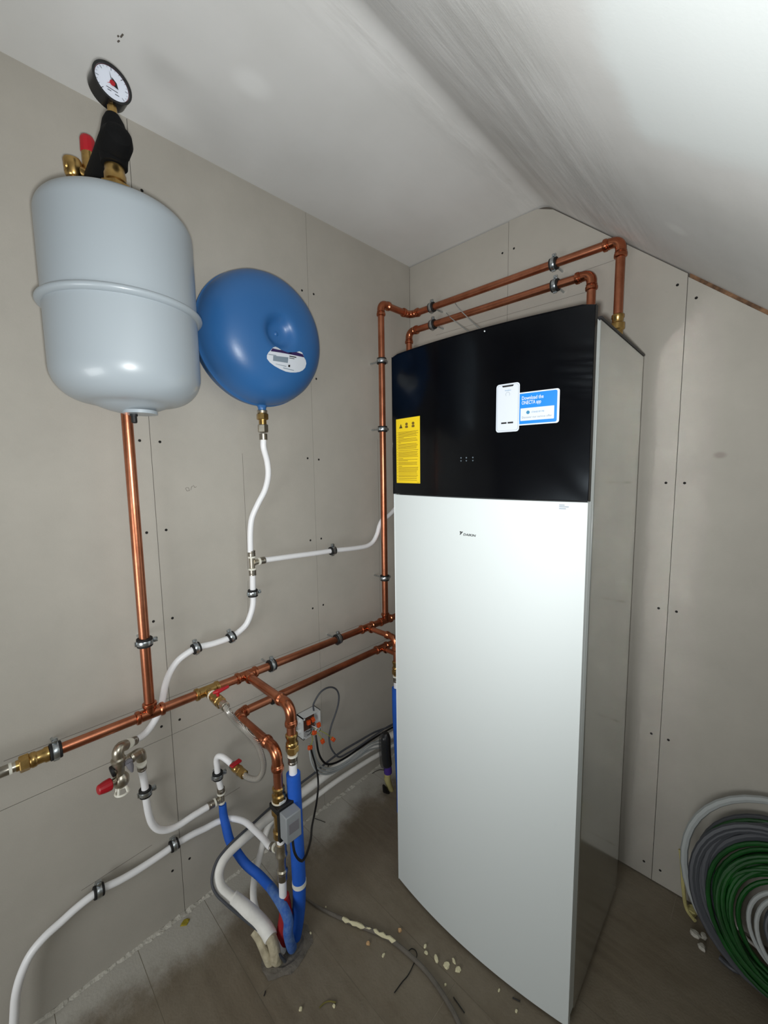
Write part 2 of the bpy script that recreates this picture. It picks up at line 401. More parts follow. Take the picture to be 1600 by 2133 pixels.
G = 0.0008
ysL = [0.0, -0.6104, -1.208, -1.81, -2.41, YB]
pieces = []
for i in range(len(ysL) - 1):
    a, b = ysL[i] - G, ysL[i+1] + G
    if i < 4:
        pieces += [[(b, 0.004), (a, 0.004), (a, 0.645 - G), (b, 0.645 - G)], [(b, 0.645 + G), (a, 0.645 + G), (a, H), (b, H)]]
    else: pieces.append([(b, 0.004), (a, 0.004), (a, H), (b, H)])
holesL = []
for ys, zs in ((-1.208, (2.3, 1.95, 1.587, 1.315, 1.03, 0.685, 0.18)), (-0.6104, (2.185, 1.86, 1.537, 1.208, 0.921, 0.60, 0.18)), (-1.81, (2.2, 1.6, 1.2, 0.7, 0.2))):
    for z in zs: holesL += [(ys - 0.029, z + random.Random(int(z * 100)).uniform(-.005, .005)), (ys + 0.026, z)]
linesL = [((0, -1.60, 0.772), (0, -0.30, 0.771), 0.0012), ((0, -1.475, 0.302), (0, -1.29, 0.3105), 0.001),
          ((0, -0.9168, 1.556), (0, -0.917, 1.141), 0.001), ((0, -0.2394, 1.634), (0, -0.2399, 0.7966), 0.001), ((0, -0.9193, 1.097), (0, -0.9283, 0.9271), 0.0008),
          ((0, -1.058, 0.3265), (0, -0.9924, 0.3273), 0.0012)]
# pencilled scribble
sc = [(0, -1.116, 1.441), (0, -1.112, 1.433), (0, -1.104, 1.434), (0, -1.107, 1.444), (0, -1.114, 1.444), (0, -1.116, 1.441)]
for a, b in zip(sc, sc[1:]): linesL.append((a, b, 0.0012))
for a, b in ([(0, -1.1, 1.436), (0, -1.097, 1.446)], [(0, -1.098, 1.445), (0, -1.093, 1.449)], [(0, -1.091, 1.451), (0, -1.087, 1.443)], [(0, -1.087, 1.443), (0, -1.081, 1.446)]): linesL.append((a, b, 0.0012))
wall_left = wall_with_boards('wall_left', ((-0.12, YB - 0.1, -0.05), (-0.012, 0.12, H + 0.1)), pieces, 'x', holesL, linesL)

ztop = lambda x: H - SL * max(0.0, x - KX)
xsB = [0.0, 0.5228, 1.125, 1.75, XR]
pb = []
for i in range(4):
    a, b = xsB[i] + G, xsB[i+1] - G
    drop = 0.004 if i < 2 else 0.014
    if i == 1: pb.append([(a, 0.004), (b, 0.004), (b, ztop(b) - .005), (KX + .03, ztop(KX + .03) - .006), (KX - .03, H - .005), (a, H - .001)])
    else: pb.append([(a, 0.004), (b, 0.004), (b, ztop(b) - drop), (a, ztop(a) - drop)])
holesB = []
for xs, zs in ((0.5228, (2.363, 2.0, 1.6)), (1.125, (2.03, 1.436, 1.01, 0.555, 0.058)), (1.75, (1.4, .9, .4))):
    for z in zs:
        holesB += [(xs - 0.026, z + (0.025 if z == 2.03 else 0)), (xs + 0.024, z - (0.028 if z == 2.03 else 0))]
linesB = [((0.14, 0, 2.176), (0.93, 0, 2.192), 0.001), ((0.16, 0, 2.118), (0.85, 0, 2.114), 0.001)]
wall_back = wall_with_boards('wall_back', ((-0.12, 0.012, -0.05), (XR + 0.1, 0.12, H + 0.1)), pb, 'y', holesB, linesB)
# brown packing that shows where the right-hand boards stop short of the slope
t = MB(); a0, a1 = 1.125 + .004, 1.9
t.add([(a0, 0.004, ztop(a0) - .013), (a1, 0.004, ztop(a1) - .013), (a1, 0.004, ztop(a1)), (a0, 0.004, ztop(a0)),
       (a0, 0.011, ztop(a0) - .013), (a1, 0.011, ztop(a1) - .013), (a1, 0.011, ztop(a1)), (a0, 0.011, ztop(a0))],
      [(0,1,2,3),(7,6,5,4),(0,4,5,1),(1,5,6,2),(2,6,7,3),(3,7,4,0)])
structure(t.build('trim_1', 'wood_gap', smooth=0))

structure(MB().box((-0.12, YB - 0.1, -0.05), (XR + .1, YB, H + .1)).build('wall_front', 'board', smooth=0))
structure(MB().box((XR, YB - 0.1, -0.05), (XR + 0.1, 0.12, ZR + .3)).build('wall_right', 'board', smooth=0))
# ceiling: flat part, rounded filler at the crease, then the slope; three stretches of one section
def section_sheet(name, prof, m, thick=0.06):
    mb = MB(); ys = [0.11, 0.0, -0.3, -0.6, -1.0, -1.5, -2.2, YB - .05]; n = len(prof)
    vs = [(x, y, z) for y in ys for x, z in prof] + [(x, y, z + thick) for y in ys for x, z in prof]; K = n * len(ys); fs = []
    for j in range(len(ys) - 1):
        for i in range(n - 1):
            a = j*n + i; fs.append((a, a + 1, a + 1 + n, a + n)); fs.append((a + K + n, a + 1 + n + K, a + 1 + K, a + K))
    return structure(mb.add(vs, fs).build(name, m, smooth=60))
ang = math.atan(SL); RC = 0.08; tl = RC * math.tan(ang / 2)
arc = [(KX - tl + RC * math.sin(ang * k / 8), H - RC * (1 - math.cos(ang * k / 8))) for k in range(9)]
ceil_o = section_sheet('ceiling', [(-0.1, H), (0.3, H)] + [arc[0]], 'ceiling')
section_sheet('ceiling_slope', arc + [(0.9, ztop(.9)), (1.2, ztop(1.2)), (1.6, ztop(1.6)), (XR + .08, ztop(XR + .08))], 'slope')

for (a_, b_) in [((0.2337, -1.277, 2.476), (0.2445, -1.275, 2.476)), ((0.2303, -1.282, 2.476), (0.2342, -1.281, 2.476)), ((0.2171, -1.279, 2.476), (0.223, -1.277, 2.476))]:
    a_ = V(a_); b_ = V(b_); q_ = V((0, 0, -.0006))
    MB().tube([a_ + q_, b_ + q_], .0016, 6).build('dark_fleck', 'gap', ceil_o)

# floor: bed with planks laid across, one object each
fl = structure(MB().box((-0.1, YB - .05, -0.06), (XR + .08, 0.1, -0.0009)).build('floor', 'slab_joint', smooth=0))
pw = 0.2068; rnd = random.Random(5); y = -0.113 + pw
row = 0
while y > YB:
    y0 = max(y - pw, YB); off = [0.0, 0.42, 0.81][row % 3]; x = -off
    while x < XR:
        xa, xb = max(x, 0.0) + .001, min(x + 1.2, XR) - .001
        if xb - xa > .03 and min(y, 0) - y0 > .02:
            MB().box((xa, y0 + .0008, -0.012), (xb, min(y, 0.0) - .0008, rnd.uniform(-.0003, 0))).build('floor_plank', 'floor', fl, smooth=0)
        x += 1.2
    y -= pw; row += 1

# ragged plaster left along the foot of the left wall
mb = MB(); rnd = random.Random(3); vs = []; k = 0; yy = -0.005
while yy > -2.3:
    w_ = rnd.uniform(.005, .014) + .006 * max(0, math.sin(yy * 9)); h = rnd.uniform(.002, .006)
    vs += [(0.0002, yy, 0), (w_, yy, 0.0002), (w_ * .75, yy, h * .45), (w_ * .3, yy, h), (0.0002, yy, h * 1.3)]; k += 1; yy -= rnd.uniform(.006, .016)
mb.add(vs, [(5*i + a, 5*i + a + 1, 5*i + a + 6, 5*i + a + 5) for i in range(k - 1) for a in (1, 2, 3)] + [(0, 1, 2, 3, 4), tuple(5*(k-1) + a for a in (4, 3, 2, 1, 0))])
structure(mb.build('plaster_ridge_left', 'plaster_dust', smooth=0))

# ------------------------------------------------------------------ heat pump indoor unit
TH = 0.0212; W = 0.595; BOW = 0.027; BODY0 = 0.0414; BODY1 = 0.4856
unit = thing('heat_pump_unit', 'tall white floor-standing heat pump cabinet with black glass top front', 'heat pump', (0.4608, -0.6283, 0))
unit.rotation_euler = (0, 0, TH)
def upart(mb, name, m, parent=None, **kw):
    # vertices are given in cabinet coordinates: x across, y into the depth, z up
    par = unit if parent is None else parent
    off = unit.location
    mb.v = [tuple(V(v) + off) for v in mb.v]
    return mb.build(name, m, par, **kw)
bow = lambda a: BOW * (1 - (2 * a / W - 1) ** 2)
def curved_sheet(a0, a1, z0, z1, e, depth, n=22, r=0.0):
    # sheet following the bowed front, e = how far it stands proud, depth = y of its flat back
    mb = MB(); vs = []; fs = []
    for i in range(n + 1):
        a = a0 + (a1 - a0) * i / n; y = -bow(a) - e
        c = 0.0
        if r > 0:
            dd = min(a - a0, a1 - a)
            if dd < r: c = r - math.sqrt(max(0, r*r - (r - dd)**2))
        vs += [(a, y, z0), (a, y, z1 - c), (a, depth, z1 - c), (a, depth, z0)]
    for i in range(n):
        o = 4 * i
        for k in range(4):
            fs.append((o + k, o + 4 + k, o + 4 + (k+1) % 4, o + (k+1) % 4))
    fs += [(3, 2, 1, 0), tuple(4*n + k for k in range(4))]
    return mb.add(vs, fs)
upart(MB().box((0.004, BODY0, 0.02), (W, BODY1, 1.826)), 'cabinet_body', 'side_metal', bevel=.002)
upart(MB().box((0.001, BODY0 - .002, 1.826), (W + .002, BODY1 + .002, 1.8315)), 'top_lid', 'lid')
upart(MB().box((0.004, 0.0165, 0.03), (W - .001, BODY0 - .001, 1.822)), 'front_frame', 'white_metal', bevel=.002)
upart(curved_sheet(0.0, W, 0.010, 1.4115, 0.0, 0.011), 'front_panel', 'white_metal', bevel=.0015)
gl = upart(curved_sheet(-0.001, W + .001, 1.4145, 1.851, 0.0035, 0.011, r=.006), 'glass_panel', 'glass_black', bevel=.0012)
upart(MB().box((0.012, 0.0112, 0.03), (W - .006, 0.0164, 1.80)), 'shadow_gap', 'dark')
for (x, y) in ((.06, .09), (W - .06, .09), (.06, .43), (W - .06, .43)):
    upart(MB().lathe([(.018, 0), (.018, .006), (.008, .008), (.008, .021)], (x, y, 0), (0, 0, 1), 12), 'foot', 'dark')
# sensor plugs / seams on the cabinet top
upart(MB().lathe([(.03, 0), (.03, .02), (.022, .03)], (.3, .4, 1.8315), (0, 0, 1), 16), 'pipe_grommet', 'lid')

def on_front(mb_pts, faces, e, th=0.0003, n=1):
    # flat print that follows the front: list of (a, z)
    k = len(mb_pts)
    vs = [(a, -bow(a) - e - th, z) for a, z in mb_pts] + [(a, -bow(a) - e, z) for a, z in mb_pts]
    fs = list(faces) + [(i, i + k, (i+1) % k + k, (i+1) % k) for i in range(k)]
    return vs, fs
def strip(mb, a0, z0, a1, z1, e, th=0.0003, n=4):
    # rectangle print subdivided across so that it bends with the panel
    vs = []; fs = []
    for i in range(n + 1):
        a = a0 + (a1 - a0) * i / n
        vs += [(a, -bow(a) - e - th, z0), (a, -bow(a) - e - th, z1), (a, -bow(a) - e, z0), (a, -bow(a) - e, z1)]
    for i in range(n):
        o = 4*i; fs += [(o, o+4, o+5, o+1), (o+1, o+5, o+7, o+3), (o+2, o, o+1, o+3) if i == 0 else (o, o+2, o+6, o+4), (o+4, o+6, o+7, o+5) if i == n-1 else (o, o+2, o+6, o+4)]
    mb.add(vs, fs)
def rounded(a0, z0, a1, z1, r, n=5):
    P = []
    for cx, cz, s in ((a1 - r, z1 - r, 0), (a0 + r, z1 - r, 90), (a0 + r, z0 + r, 180), (a1 - r, z0 + r, 270)):
        for k in range(n + 1):
            t_ = R(s + 90 * k / n); P.append((cx + r * math.cos(t_), cz + r * math.sin(t_)))
    return P
def card(P, e, th=0.0003):
    # convex outline cut into upright columns, so that the print bends with the panel
    k = len(P); a0 = min(p[0] for p in P); a1 = max(p[0] for p in P)
    cols = sorted(set([round(p[0], 6) for p in P] + [a0 + (a1 - a0) * i / 8 for i in range(9)]))
    vs = []; fs = []; m = 0
    for a in cols:
        zs = []
        for i in range(k):
            (xa, za), (xb, zb) = P[i], P[(i+1) % k]
            if abs(xb - xa) < 1e-7:
                if abs(a - xa) < 1e-5: zs += [za, zb]
            elif min(xa, xb) - 1e-6 <= a <= max(xa, xb) + 1e-6: zs.append(za + (zb - za) * (a - xa) / (xb - xa))
        if not zs: continue
        y = -bow(a) - e
        vs += [(a, y - th, min(zs)), (a, y - th, max(zs)), (a, y, min(zs)), (a, y, max(zs))]; m += 1
    for i in range(m - 1):
        o = 4 * i; fs += [(o, o+4, o+5, o+1), (o+1, o+5, o+7, o+3), (o, o+2, o+6, o+4)]
    fs += [(0, 1, 3, 2), (4*m-4, 4*m-2, 4*m-1, 4*m-3)]
    return MB().add(vs, fs)
def text_mesh(body, size, x, z, e, shear=0.0, bold=0.0, width=None, align='LEFT'):
    cu = bpy.data.curves.new('lettering', 'FONT'); cu.body = body; cu.size = size; cu.shear = shear; cu.offset = bold; cu.align_x = align
    cu.resolution_u = 2
    o = bpy.data.objects.new('lettering', cu); COL.objects.link(o)
    bpy.context.view_layer.update()
    me = bpy.data.meshes.new_from_object(o.evaluated_get(bpy.context.evaluated_depsgraph_get()))
    xs = [v.co.x for v in me.vertices]; w0 = max(xs) - min(xs); k = (width / w0) if width else 1.0
    mb = MB(); mb.add([(x + v.co.x * k, -bow(x + v.co.x * k) - e, z + v.co.y) for v in me.vertices], [tuple(p.vertices) for p in me.polygons])
    bpy.data.objects.remove(o); bpy.data.curves.remove(cu); bpy.data.meshes.remove(me)
    return mb

GE = 0.0035
# yellow warning sticker
ys_ = upart(MB(), 'warning_sticker', 'yellow') if False else None
mb = MB(); strip(mb, 0.0175, 1.4495, 0.1245, 1.6505, GE); wst = upart(mb, 'warning_sticker', 'yellow', smooth=0)
tri = MB(); tri.add([(0.033, -bow(.033) - GE - .0006, 1.621), (0.048, -bow(.048) - GE - .0006, 1.621), (0.0405, -bow(.04) - GE - .0006, 1.6345)], [(0, 1, 2)])
upart(tri, 'warning_triangle', 'black_ink', wst, smooth=0)
upart(text_mesh('!', .0105, .0392, 1.6222, GE + .0008), 'exclamation_mark', 'yellow', wst, smooth=0)
ic = MB()
for cx in (.067, .096):
    ic.v += []; 
    c = card(rounded(cx - .006, 1.620, cx + .006, 1.627, .002), GE + .0003); ic.add(c.v, c.f)
    c = card([(cx + .006 * math.cos(R(t_)), 1.632 + .0045 * math.sin(R(t_))) for t_ in range(0, 360, 45)], GE + .0003); ic.add(c.v, c.f)
upart(ic, 'pictograms', 'print_brown', wst, smooth=0)
ln = MB(); z = 1.6085; rnd = random.Random(8); i = 0
while z > 1.458:
    full = rnd.random() < .6
    strip(ln, .0275, z - .0007, .0275 + (rnd.uniform(.082, .09) if full or i % 2 == 0 else rnd.uniform(.01, .05)), z + .0004, GE + .0003, n=3)
    if i % 2 == 0: strip(ln, .0212, z - .0008, .0238, z + .0006, GE + .0003, n=1)
    z -= rnd.choice([.0034, .0038, .0052]); i += 1
strip(ln, .112, 1.4515, .122, 1.4523, GE + .0003, n=1)
o = upart(ln, 'printed_lines', 'print_brown', wst, smooth=0)
# app sticker: phone outline and blue card; the square code is left out
bl = upart(card(rounded(.426, 1.5965, .5285, 1.6755, .006), GE), 'blue_app_sticker', 'sticker_white', smooth=0)
upart(card(rounded(.428, 1.5995, .5235, 1.6725, .004), GE + .0003), 'blue_field', 'sticker_blue', bl, smooth=0)
upart(text_mesh('Download the', .0122, .4415, 1.6572, GE + .0009, bold=.0002, width=.051), 'lettering', 'sticker_white', bl, smooth=0)
upart(text_mesh('ONECTA app', .0122, .4415, 1.6462, GE + .0009, bold=.0002, width=.046), 'lettering', 'sticker_white', bl, smooth=0)
upart(card(rounded(.4392, 1.6072, .5175, 1.6372, .001), GE + .0006), 'white_field', 'sticker_white', bl, smooth=0)
upart(card([(.4575 + .0042 * math.cos(R(t_)), 1.6265 + .0042 * math.sin(R(t_))) for t_ in range(0, 360, 24)], GE + .0009), 'round_emblem', 'sticker_teal', bl, smooth=0)
upart(text_mesh('STAND BY ME', .0052, .466, 1.6247, GE + .0012, width=.029), 'lettering', 'sticker_teal', bl, smooth=0)
upart(text_mesh('Discover our service offer', .0072, .4425, 1.6128, GE + .0012, width=.070), 'lettering', 'sticker_grey', bl, smooth=0)
ph = upart(card(rounded(.3765, 1.583, .4365, 1.7015, .0075), GE + .0010), 'phone_shaped_sticker', 'sticker_white', smooth=0)
rim = MB(); Pp = rounded(.3792, 1.5862, .4338, 1.6985, .006); k = len(Pp)
for i in range(k):
    a, b = Pp[i], Pp[(i+1) % k]; cx, cz = .4065, 1.642
    q = [a, b, (cx + (b[0]-cx)*.978, cz + (b[1]-cz)*.99), (cx + (a[0]-cx)*.978, cz + (a[1]-cz)*.99)]
    rim.add([(u, -bow(u) - GE - .0016, w) for u, w in q], [(0, 1, 2, 3)])
upart(rim, 'phone_outline', 'sticker_grey', ph, smooth=0)
upart(card([(.3915, 1.6975), (.4215, 1.6975), (.4195, 1.6935), (.3935, 1.6935)], GE + .0013), 'notch', 'black_ink', ph, smooth=0)
upart(text_mesh('Installed', .0042, .3995, 1.6838, GE + .0018, width=.0145), 'lettering', 'sticker_teal', ph, smooth=0)
ring = MB()
for t_ in range(-40, 220, 20):
    a0, a1 = R(t_), R(t_ + 20); q = [(.4065 + r_ * math.cos(a_), 1.6755 + r_ * math.sin(a_)) for r_, a_ in ((.0055, a0), (.0055, a1), (.0049, a1), (.0049, a0))]
    ring.add([(u, -bow(u) - GE - .0016, w) for u, w in q], [(0, 1, 2, 3)])
upart(ring, 'dial_icon', 'sticker_grey', ph, smooth=0)
bd = MB(); strip(bd, .3905, 1.6035, .4045, 1.6075, GE + .0013, n=1); strip(bd, .4075, 1.6035, .4215, 1.6075, GE + .0013, n=1)
upart(bd, 'badges', 'black_ink', ph, smooth=0)
# control symbols glowing faintly out of the glass are print, unlit
ic = MB()
for cx in (.2735, .2905, .3105):
    for dz, rr in ((.0035, .0022), (-.0045, .0028)):
        c = card([(cx + rr * math.cos(R(t_)), 1.5185 + dz + rr * math.sin(R(t_))) for t_ in range(30, 390, 60 if dz > 0 else 120)], GE); ic.add(c.v, c.f)
upart(ic, 'control_symbols', 'dim_icon', gl, smooth=0)
# small white rating sticker and the maker's mark on the white door
rs = MB(); strip(rs, .5315, 1.3895, .5725, 1.4075, 0.0); rs = upart(rs, 'rating_sticker', 'sticker_white', smooth=0)
pr = MB()
for a, z, l in ((.5335, 1.4035, .012), (.5335, 1.3995, .021), (.5335, 1.3950, .015)): strip(pr, a, z - .0009, a + l, z + .0009, .0003, n=1)
upart(pr, 'printed_lines', 'sticker_grey', rs, smooth=0)
lg = MB()
lg.add([(a, -bow(a) - .0004, z) for a, z in ((.2685, 1.3175), (.2745, 1.3172), (.2700, 1.3118))], [(0, 2, 1)])
lg.add([(a, -bow(a) - .0004, z) for a, z in ((.2755, 1.3170), (.2795, 1.3168), (.2690, 1.3060), (.2693, 1.3105))], [(0, 3, 2, 1)])
t_ = text_mesh('DAIKIN', .0088, .2795, 1.3068, .0004, shear=.25, bold=.00022, width=.040); lg.add(t_.v, t_.f)
upart(lg, 'maker_mark', 'black_ink', smooth=0)
# clear protective film wrinkled at the right edge of the glass
fm = MB(); nu, nv = 60, 80; vs = []; fs = []; rnd = random.Random(11)
for j in range(nv + 1):
    z = 1.416 + .43 * j / nv
    for i in range(nu + 1):
        a = .001 + .5945 * i / nu; q = max(0, (a - .5) / .095)
        wr = .0016 * q * (math.sin(z * 210 + 3 * q) * math.exp(-((z - 1.70) / .05) ** 2) + .7 * math.sin(z * 60 + q * 4) * .5 + .6 * math.sin(z * 23 + 2 * q))
        vs.append((a, -bow(min(a, W)) - GE - .0024 - .0018 * q - wr - .0002 * math.sin(a * 47 + z * 31), z))
for j in range(nv):
    for i in range(nu):
        o = j * (nu + 1) + i; fs.append((o, o + 1, o + nu + 2, o + nu + 1))
fm.add(vs, fs); upart(fm, 'protective_film', 'film', smooth=80)

# ------------------------------------------------------------------ grey expansion tank
TX, TY = 0.262, -1.318
tank = thing('expansion_tank', 'large light grey cylindrical expansion tank hung under black insulated console', 'tank', (TX, TY, 1.632))
Rt, z0, z1, rb, rt, db, dt = 0.1508, 1.632, 2.106, 0.0706, 0.0425, 0.0213, 0.0335
pr_ = [(0, z0)] + [((Rt - rb) * k / 8, z0 + db * (k / 8) ** 2) for k in range(1, 9)]
pr_ += [(Rt - rb + rb * math.sin(k / 10 * PI / 2), z0 + db + rb * (1 - math.cos(k / 10 * PI / 2))) for k in range(1, 11)]
pr_ += [(Rt, 1.84), (Rt, 1.88)]
pr_ += [(Rt - rt + rt * math.cos(k / 10 * PI / 2), z1 - dt - rt + rt * math.sin(k / 10 * PI / 2)) for k in range(0, 11)]
pr_ += [((Rt - rt) * (1 - k / 8), z1 - dt * (1 - k / 8) ** 2) for k in range(1, 9)]
MB().lathe(pr_, (TX, TY, 0), (0, 0, 1), 72).build('tank_shell', 'tank_grey', tank)
rg = []
for k in range(0, 13):
    t_ = -PI / 2 + PI * k / 12; rg.append((Rt - .001 + .0125 * math.cos(t_), 1.858 + .0085 * math.sin(t_)))
MB().lathe(rg, (TX, TY, 0), (0, 0, 1), 72).build('clamping_ring', 'tank_grey', tank)
MB().lathe([(.034, z0 - .0015), (.036, z0 - .0015), (.036, z0 + .006), (.030, z0 + .007)], (TX + .02, TY + .01, 0), (0, 0, 1), 32).build('base_plate', 'tank_grey', tank)
MB().lathe([(.0045, z0 - .022), (.0062, z0 - .020), (.0062, z0 - .006), (.008, z0 - .006), (.008, z0 + .004)], (TX + .012, TY - .002, 0), (0, 0, 1), 14).build('valve_cap', 'dark', tank)

# ------------------------------------------------------------------ console with gauge and relief valve above the tank
con = thing('safety_console', 'black insulated boiler safety console above the grey tank with gauge', 'valve assembly', (0.07, TY, 2.12))
Zc = 2.203
arm = [(0.03, TY, Zc), (0.12, TY, Zc), (0.22, TY, Zc), (0.275, TY, Zc + .001), (0.300, TY, Zc + .003), (0.317, TY, Zc + .006), (0.324, TY, Zc + .008)]
MB().tube(arm, [.028, .029, .030, .031, .0305, .024, .012], 28).build('insulation_shell', 'insul_black', con)
MB().tube([(TX + .004, TY, Zc), (TX + .004, TY, 2.182), (TX + .004, TY, 2.170)], [.030, .0265, .0255], 28).build('insulation_shell', 'insul_black', con)
MB().tube([(TX + .022, TY, Zc + .006), (TX + .020, TY, Zc + .045), (TX + .018, TY, Zc + .060)], [.0295, .021, .014], 28).build('insulation_shell', 'insul_black', con)
un = MB().lathe([(.017, 2.10), (.030, 2.102), (.030, 2.130), (.022, 2.135), (.018, 2.136)], (TX + .003, TY, 0), (0, 0, 1), 6)
un.lathe([(.0170, 2.134), (.0215, 2.138), (.0215, 2.152), (.0195, 2.156), (.0195, 2.168), (.0155, 2.17)], (TX + .003, TY, 0), (0, 0, 1), 20)
un.build('union_nut', 'brass', con)
GX, GY, GZ = .276, -1.315, 2.329
MB().lathe([(.0095, Zc + .055), (.0095, GZ - .040), (.0075, GZ - .038), (.0075, GZ - .03)], (GX - .006, GY, 0), (0, 0, 1), 8).build('gauge_stem', 'brass', con)
gn = V((1, 0.10, 0.02)).normalized()
gc = V((GX, GY, GZ)); gr = .0365
gcase = MB().lathe([(gr - .004, -.028), (gr, -.025), (gr, .004), (gr + .0012, .005), (gr + .0012, .0085), (gr - .0035, .0085), (gr - .0045, .004)], gc, gn, 48).build('gauge_case', 'gauge_case', con)
MB().lathe([(.0001, 0.0045), (gr - .0047, .0045), (gr - .0047, .005), (.0001, .005)], gc, gn, 40).build('gauge_dial', 'gauge_white', gcase)
gu = V((0, 0, 1)); gu = (gu - gn * gu.dot(gn)).normalized(); gh = gu.cross(gn) * 1.0
def gp(a, r, e=.0056): return gc + gn * e + (gh * math.cos(R(a)) + gu * math.sin(R(a))) * r
tk = MB()
for a in range(-45, 226, 15):
    r0, r1, w_ = (.025, .031, .9) if a % 45 == 0 else (.028, .031, .5)
    tk.add([gp(a - w_*1.2, r0), gp(a + w_*1.2, r0), gp(a + w_, r1), gp(a - w_, r1)], [(0, 1, 2, 3)])
for (x0_, x1_, y0_) in ((-.012, .010, -.013), (-.010, -.003, -.0175), (.004, .012, -.019)):
    b_ = gc + gn * .0056
    tk.add([b_ + gh * x0_ + gu * y0_, b_ + gh * x1_ + gu * y0_, b_ + gh * x1_ + gu * (y0_ + .0014), b_ + gh * x0_ + gu * (y0_ + .0014)], [(0, 1, 2, 3)])
tk.build('dial_marks', 'black_ink', gcase, smooth=0)
rz = MB()
for a in range(-45, 226, 9): rz.add([gp(a, .0322), gp(a + 9, .0322), gp(a + 9, .0331), gp(a, .0331)], [(0, 1, 2, 3)])
rz.build('red_scale_ring', 'red_plastic', gcase, smooth=0)
nd = MB()
nd.add([gp(110, .0, .0066) + gh * .0012, gp(110, 0, .0066) - gh * .0012, gp(100, .024, .0066)], [(0, 1, 2)])
nd.add([gp(30, .010, .0066), gp(-30, .013, .0066), gp(-90, .004, .0066), gp(90, .012, .0066)], [(0, 1, 2, 3)])
nd.build('needle', 'black_ink', gcase, smooth=0)
nr = MB(); nr.lathe([(.0052, .0065), (.0052, .0085), (.003, .009)], gc, gn, 14)
nr.add([gp(215, .0, .0088) + gu * .0016, gp(215, 0, .0088) - gu * .0016, gp(212, .014, .0088)], [(0, 1, 2)])
nr.build('set_pointer', 'red_plastic', gcase, smooth=0)
rv = MB()
rx, ry = 0.112, -1.331
rv.lathe([(.012, 2.176), (.014, 2.18), (.014, 2.215), (.0165, 2.218), (.0165, 2.232), (.0150, 2.242), (.0150, 2.268)], (rx, ry, 0), (0, 0, 1), 18)
rv.build('relief_valve_body', 'brass', con)
rv = MB(); rv.lathe([(.011, 0), (.0155, .003), (.0155, .02), (.013, .022), (.013, .04)], (rx, ry - .010, 2.212), (0, -.72, .10), 16)
rv.lathe([(.0165, -.022), (.0190, -.018), (.0190, .01), (.016, .016), (.008, .018)], (rx, ry - .034, 2.222), (.15, -.1, 1), 16)
rv.lathe([(.0115, 0), (.0115, .045)], (rx, ry - .034, 2.165), (0, .1, 1), 12)
rv.build('relief_valve_outlet', 'brass', con)
rc = MB()
for k in range(10):
    a = 2 * PI * k / 10
rc.lathe([(.0155, 2.266), (.0165, 2.269), (.0158, 2.297), (.013, 2.303)], (rx, ry, 0), (0, 0, 1), 12); rc.build('red_cap', 'red_plastic', con, smooth=20)

# ------------------------------------------------------------------ flat blue expansion vessel
BX, BY, BZ = 0.105, -0.8915, 1.919
bt = thing('flat_expansion_vessel', 'round flat blue expansion vessel on the wall beside the grey tank', 'tank', (0.0, BY, BZ - .2))
RB = 0.208; prof = [(0.0, -.100), (.125, -.098), (.166, -.086), (.192, -.060), (.205, -.030), (RB, -.006), (RB + .0025, -.004), (RB + .0025, .003), (RB, .005)]
# front dome with a dimple in its middle
prof += [(.207, .026), (.201, .052), (.190, .076), (.174, .096), (.152, .112), (.125, .1225), (.095, .1285), (.072, .1312), (.062, .1312), (.052, .1285), (.043, .1215), (.036, .1140), (.028, .1085), (.018, .1060), (.007, .1055), (.0045, .1085), (0.0, .109)]
MB().lathe(prof, (BX, BY, BZ), (1, 0, 0), 80).build('vessel_shell', 'tank_blue', bt, smooth=50)
MB().lathe([(.026, 0.0), (.022, .010), (.016, .020), (.013, .026), (.013, .042)], (BX, BY, BZ - RB + .018), (0, 0, -1), 20).build('neck', 'tank_blue', bt)
MB().box((-.0, BY - .03, BZ - .06), (BX - .09, BY + .03, BZ + .06)).build('wall_bracket', 'tank_blue', bt)
# kidney-shaped paper label, laid on the dome
def dome_x(dy, dz):
    r = math.hypot(dy, dz); P = prof[9:]
    for (r1, h1), (r0, h0) in zip(P, P[1:]):
        if r0 <= r <= r1: return h0 + (h1 - h0) * (r - r0) / max(1e-6, r1 - r0)
    return .0
def on_dome(y, z, e=.0008):
    return V((BX + dome_x(y - BY, z - BZ) + e, y, z))
def dome_patch(name, outline, m, parent, e, rings=5):
    c = V((0, sum(p[0] for p in outline) / len(outline), sum(p[1] for p in outline) / len(outline))); mb = MB(); vs = []; fs = []; k = len(outline)
    for j in range(rings + 1):
        for (y, z) in outline:
            q = j / rings; vs.append(on_dome(c.y + (y - c.y) * q, c.z + (z - c.z) * q, e))
    for j in range(rings):
        for i in range(k):
            fs.append((j*k + i, j*k + (i+1) % k, (j+1)*k + (i+1) % k, (j+1)*k + i))
    return mb.add(vs, fs).build(name, m, parent, smooth=60)
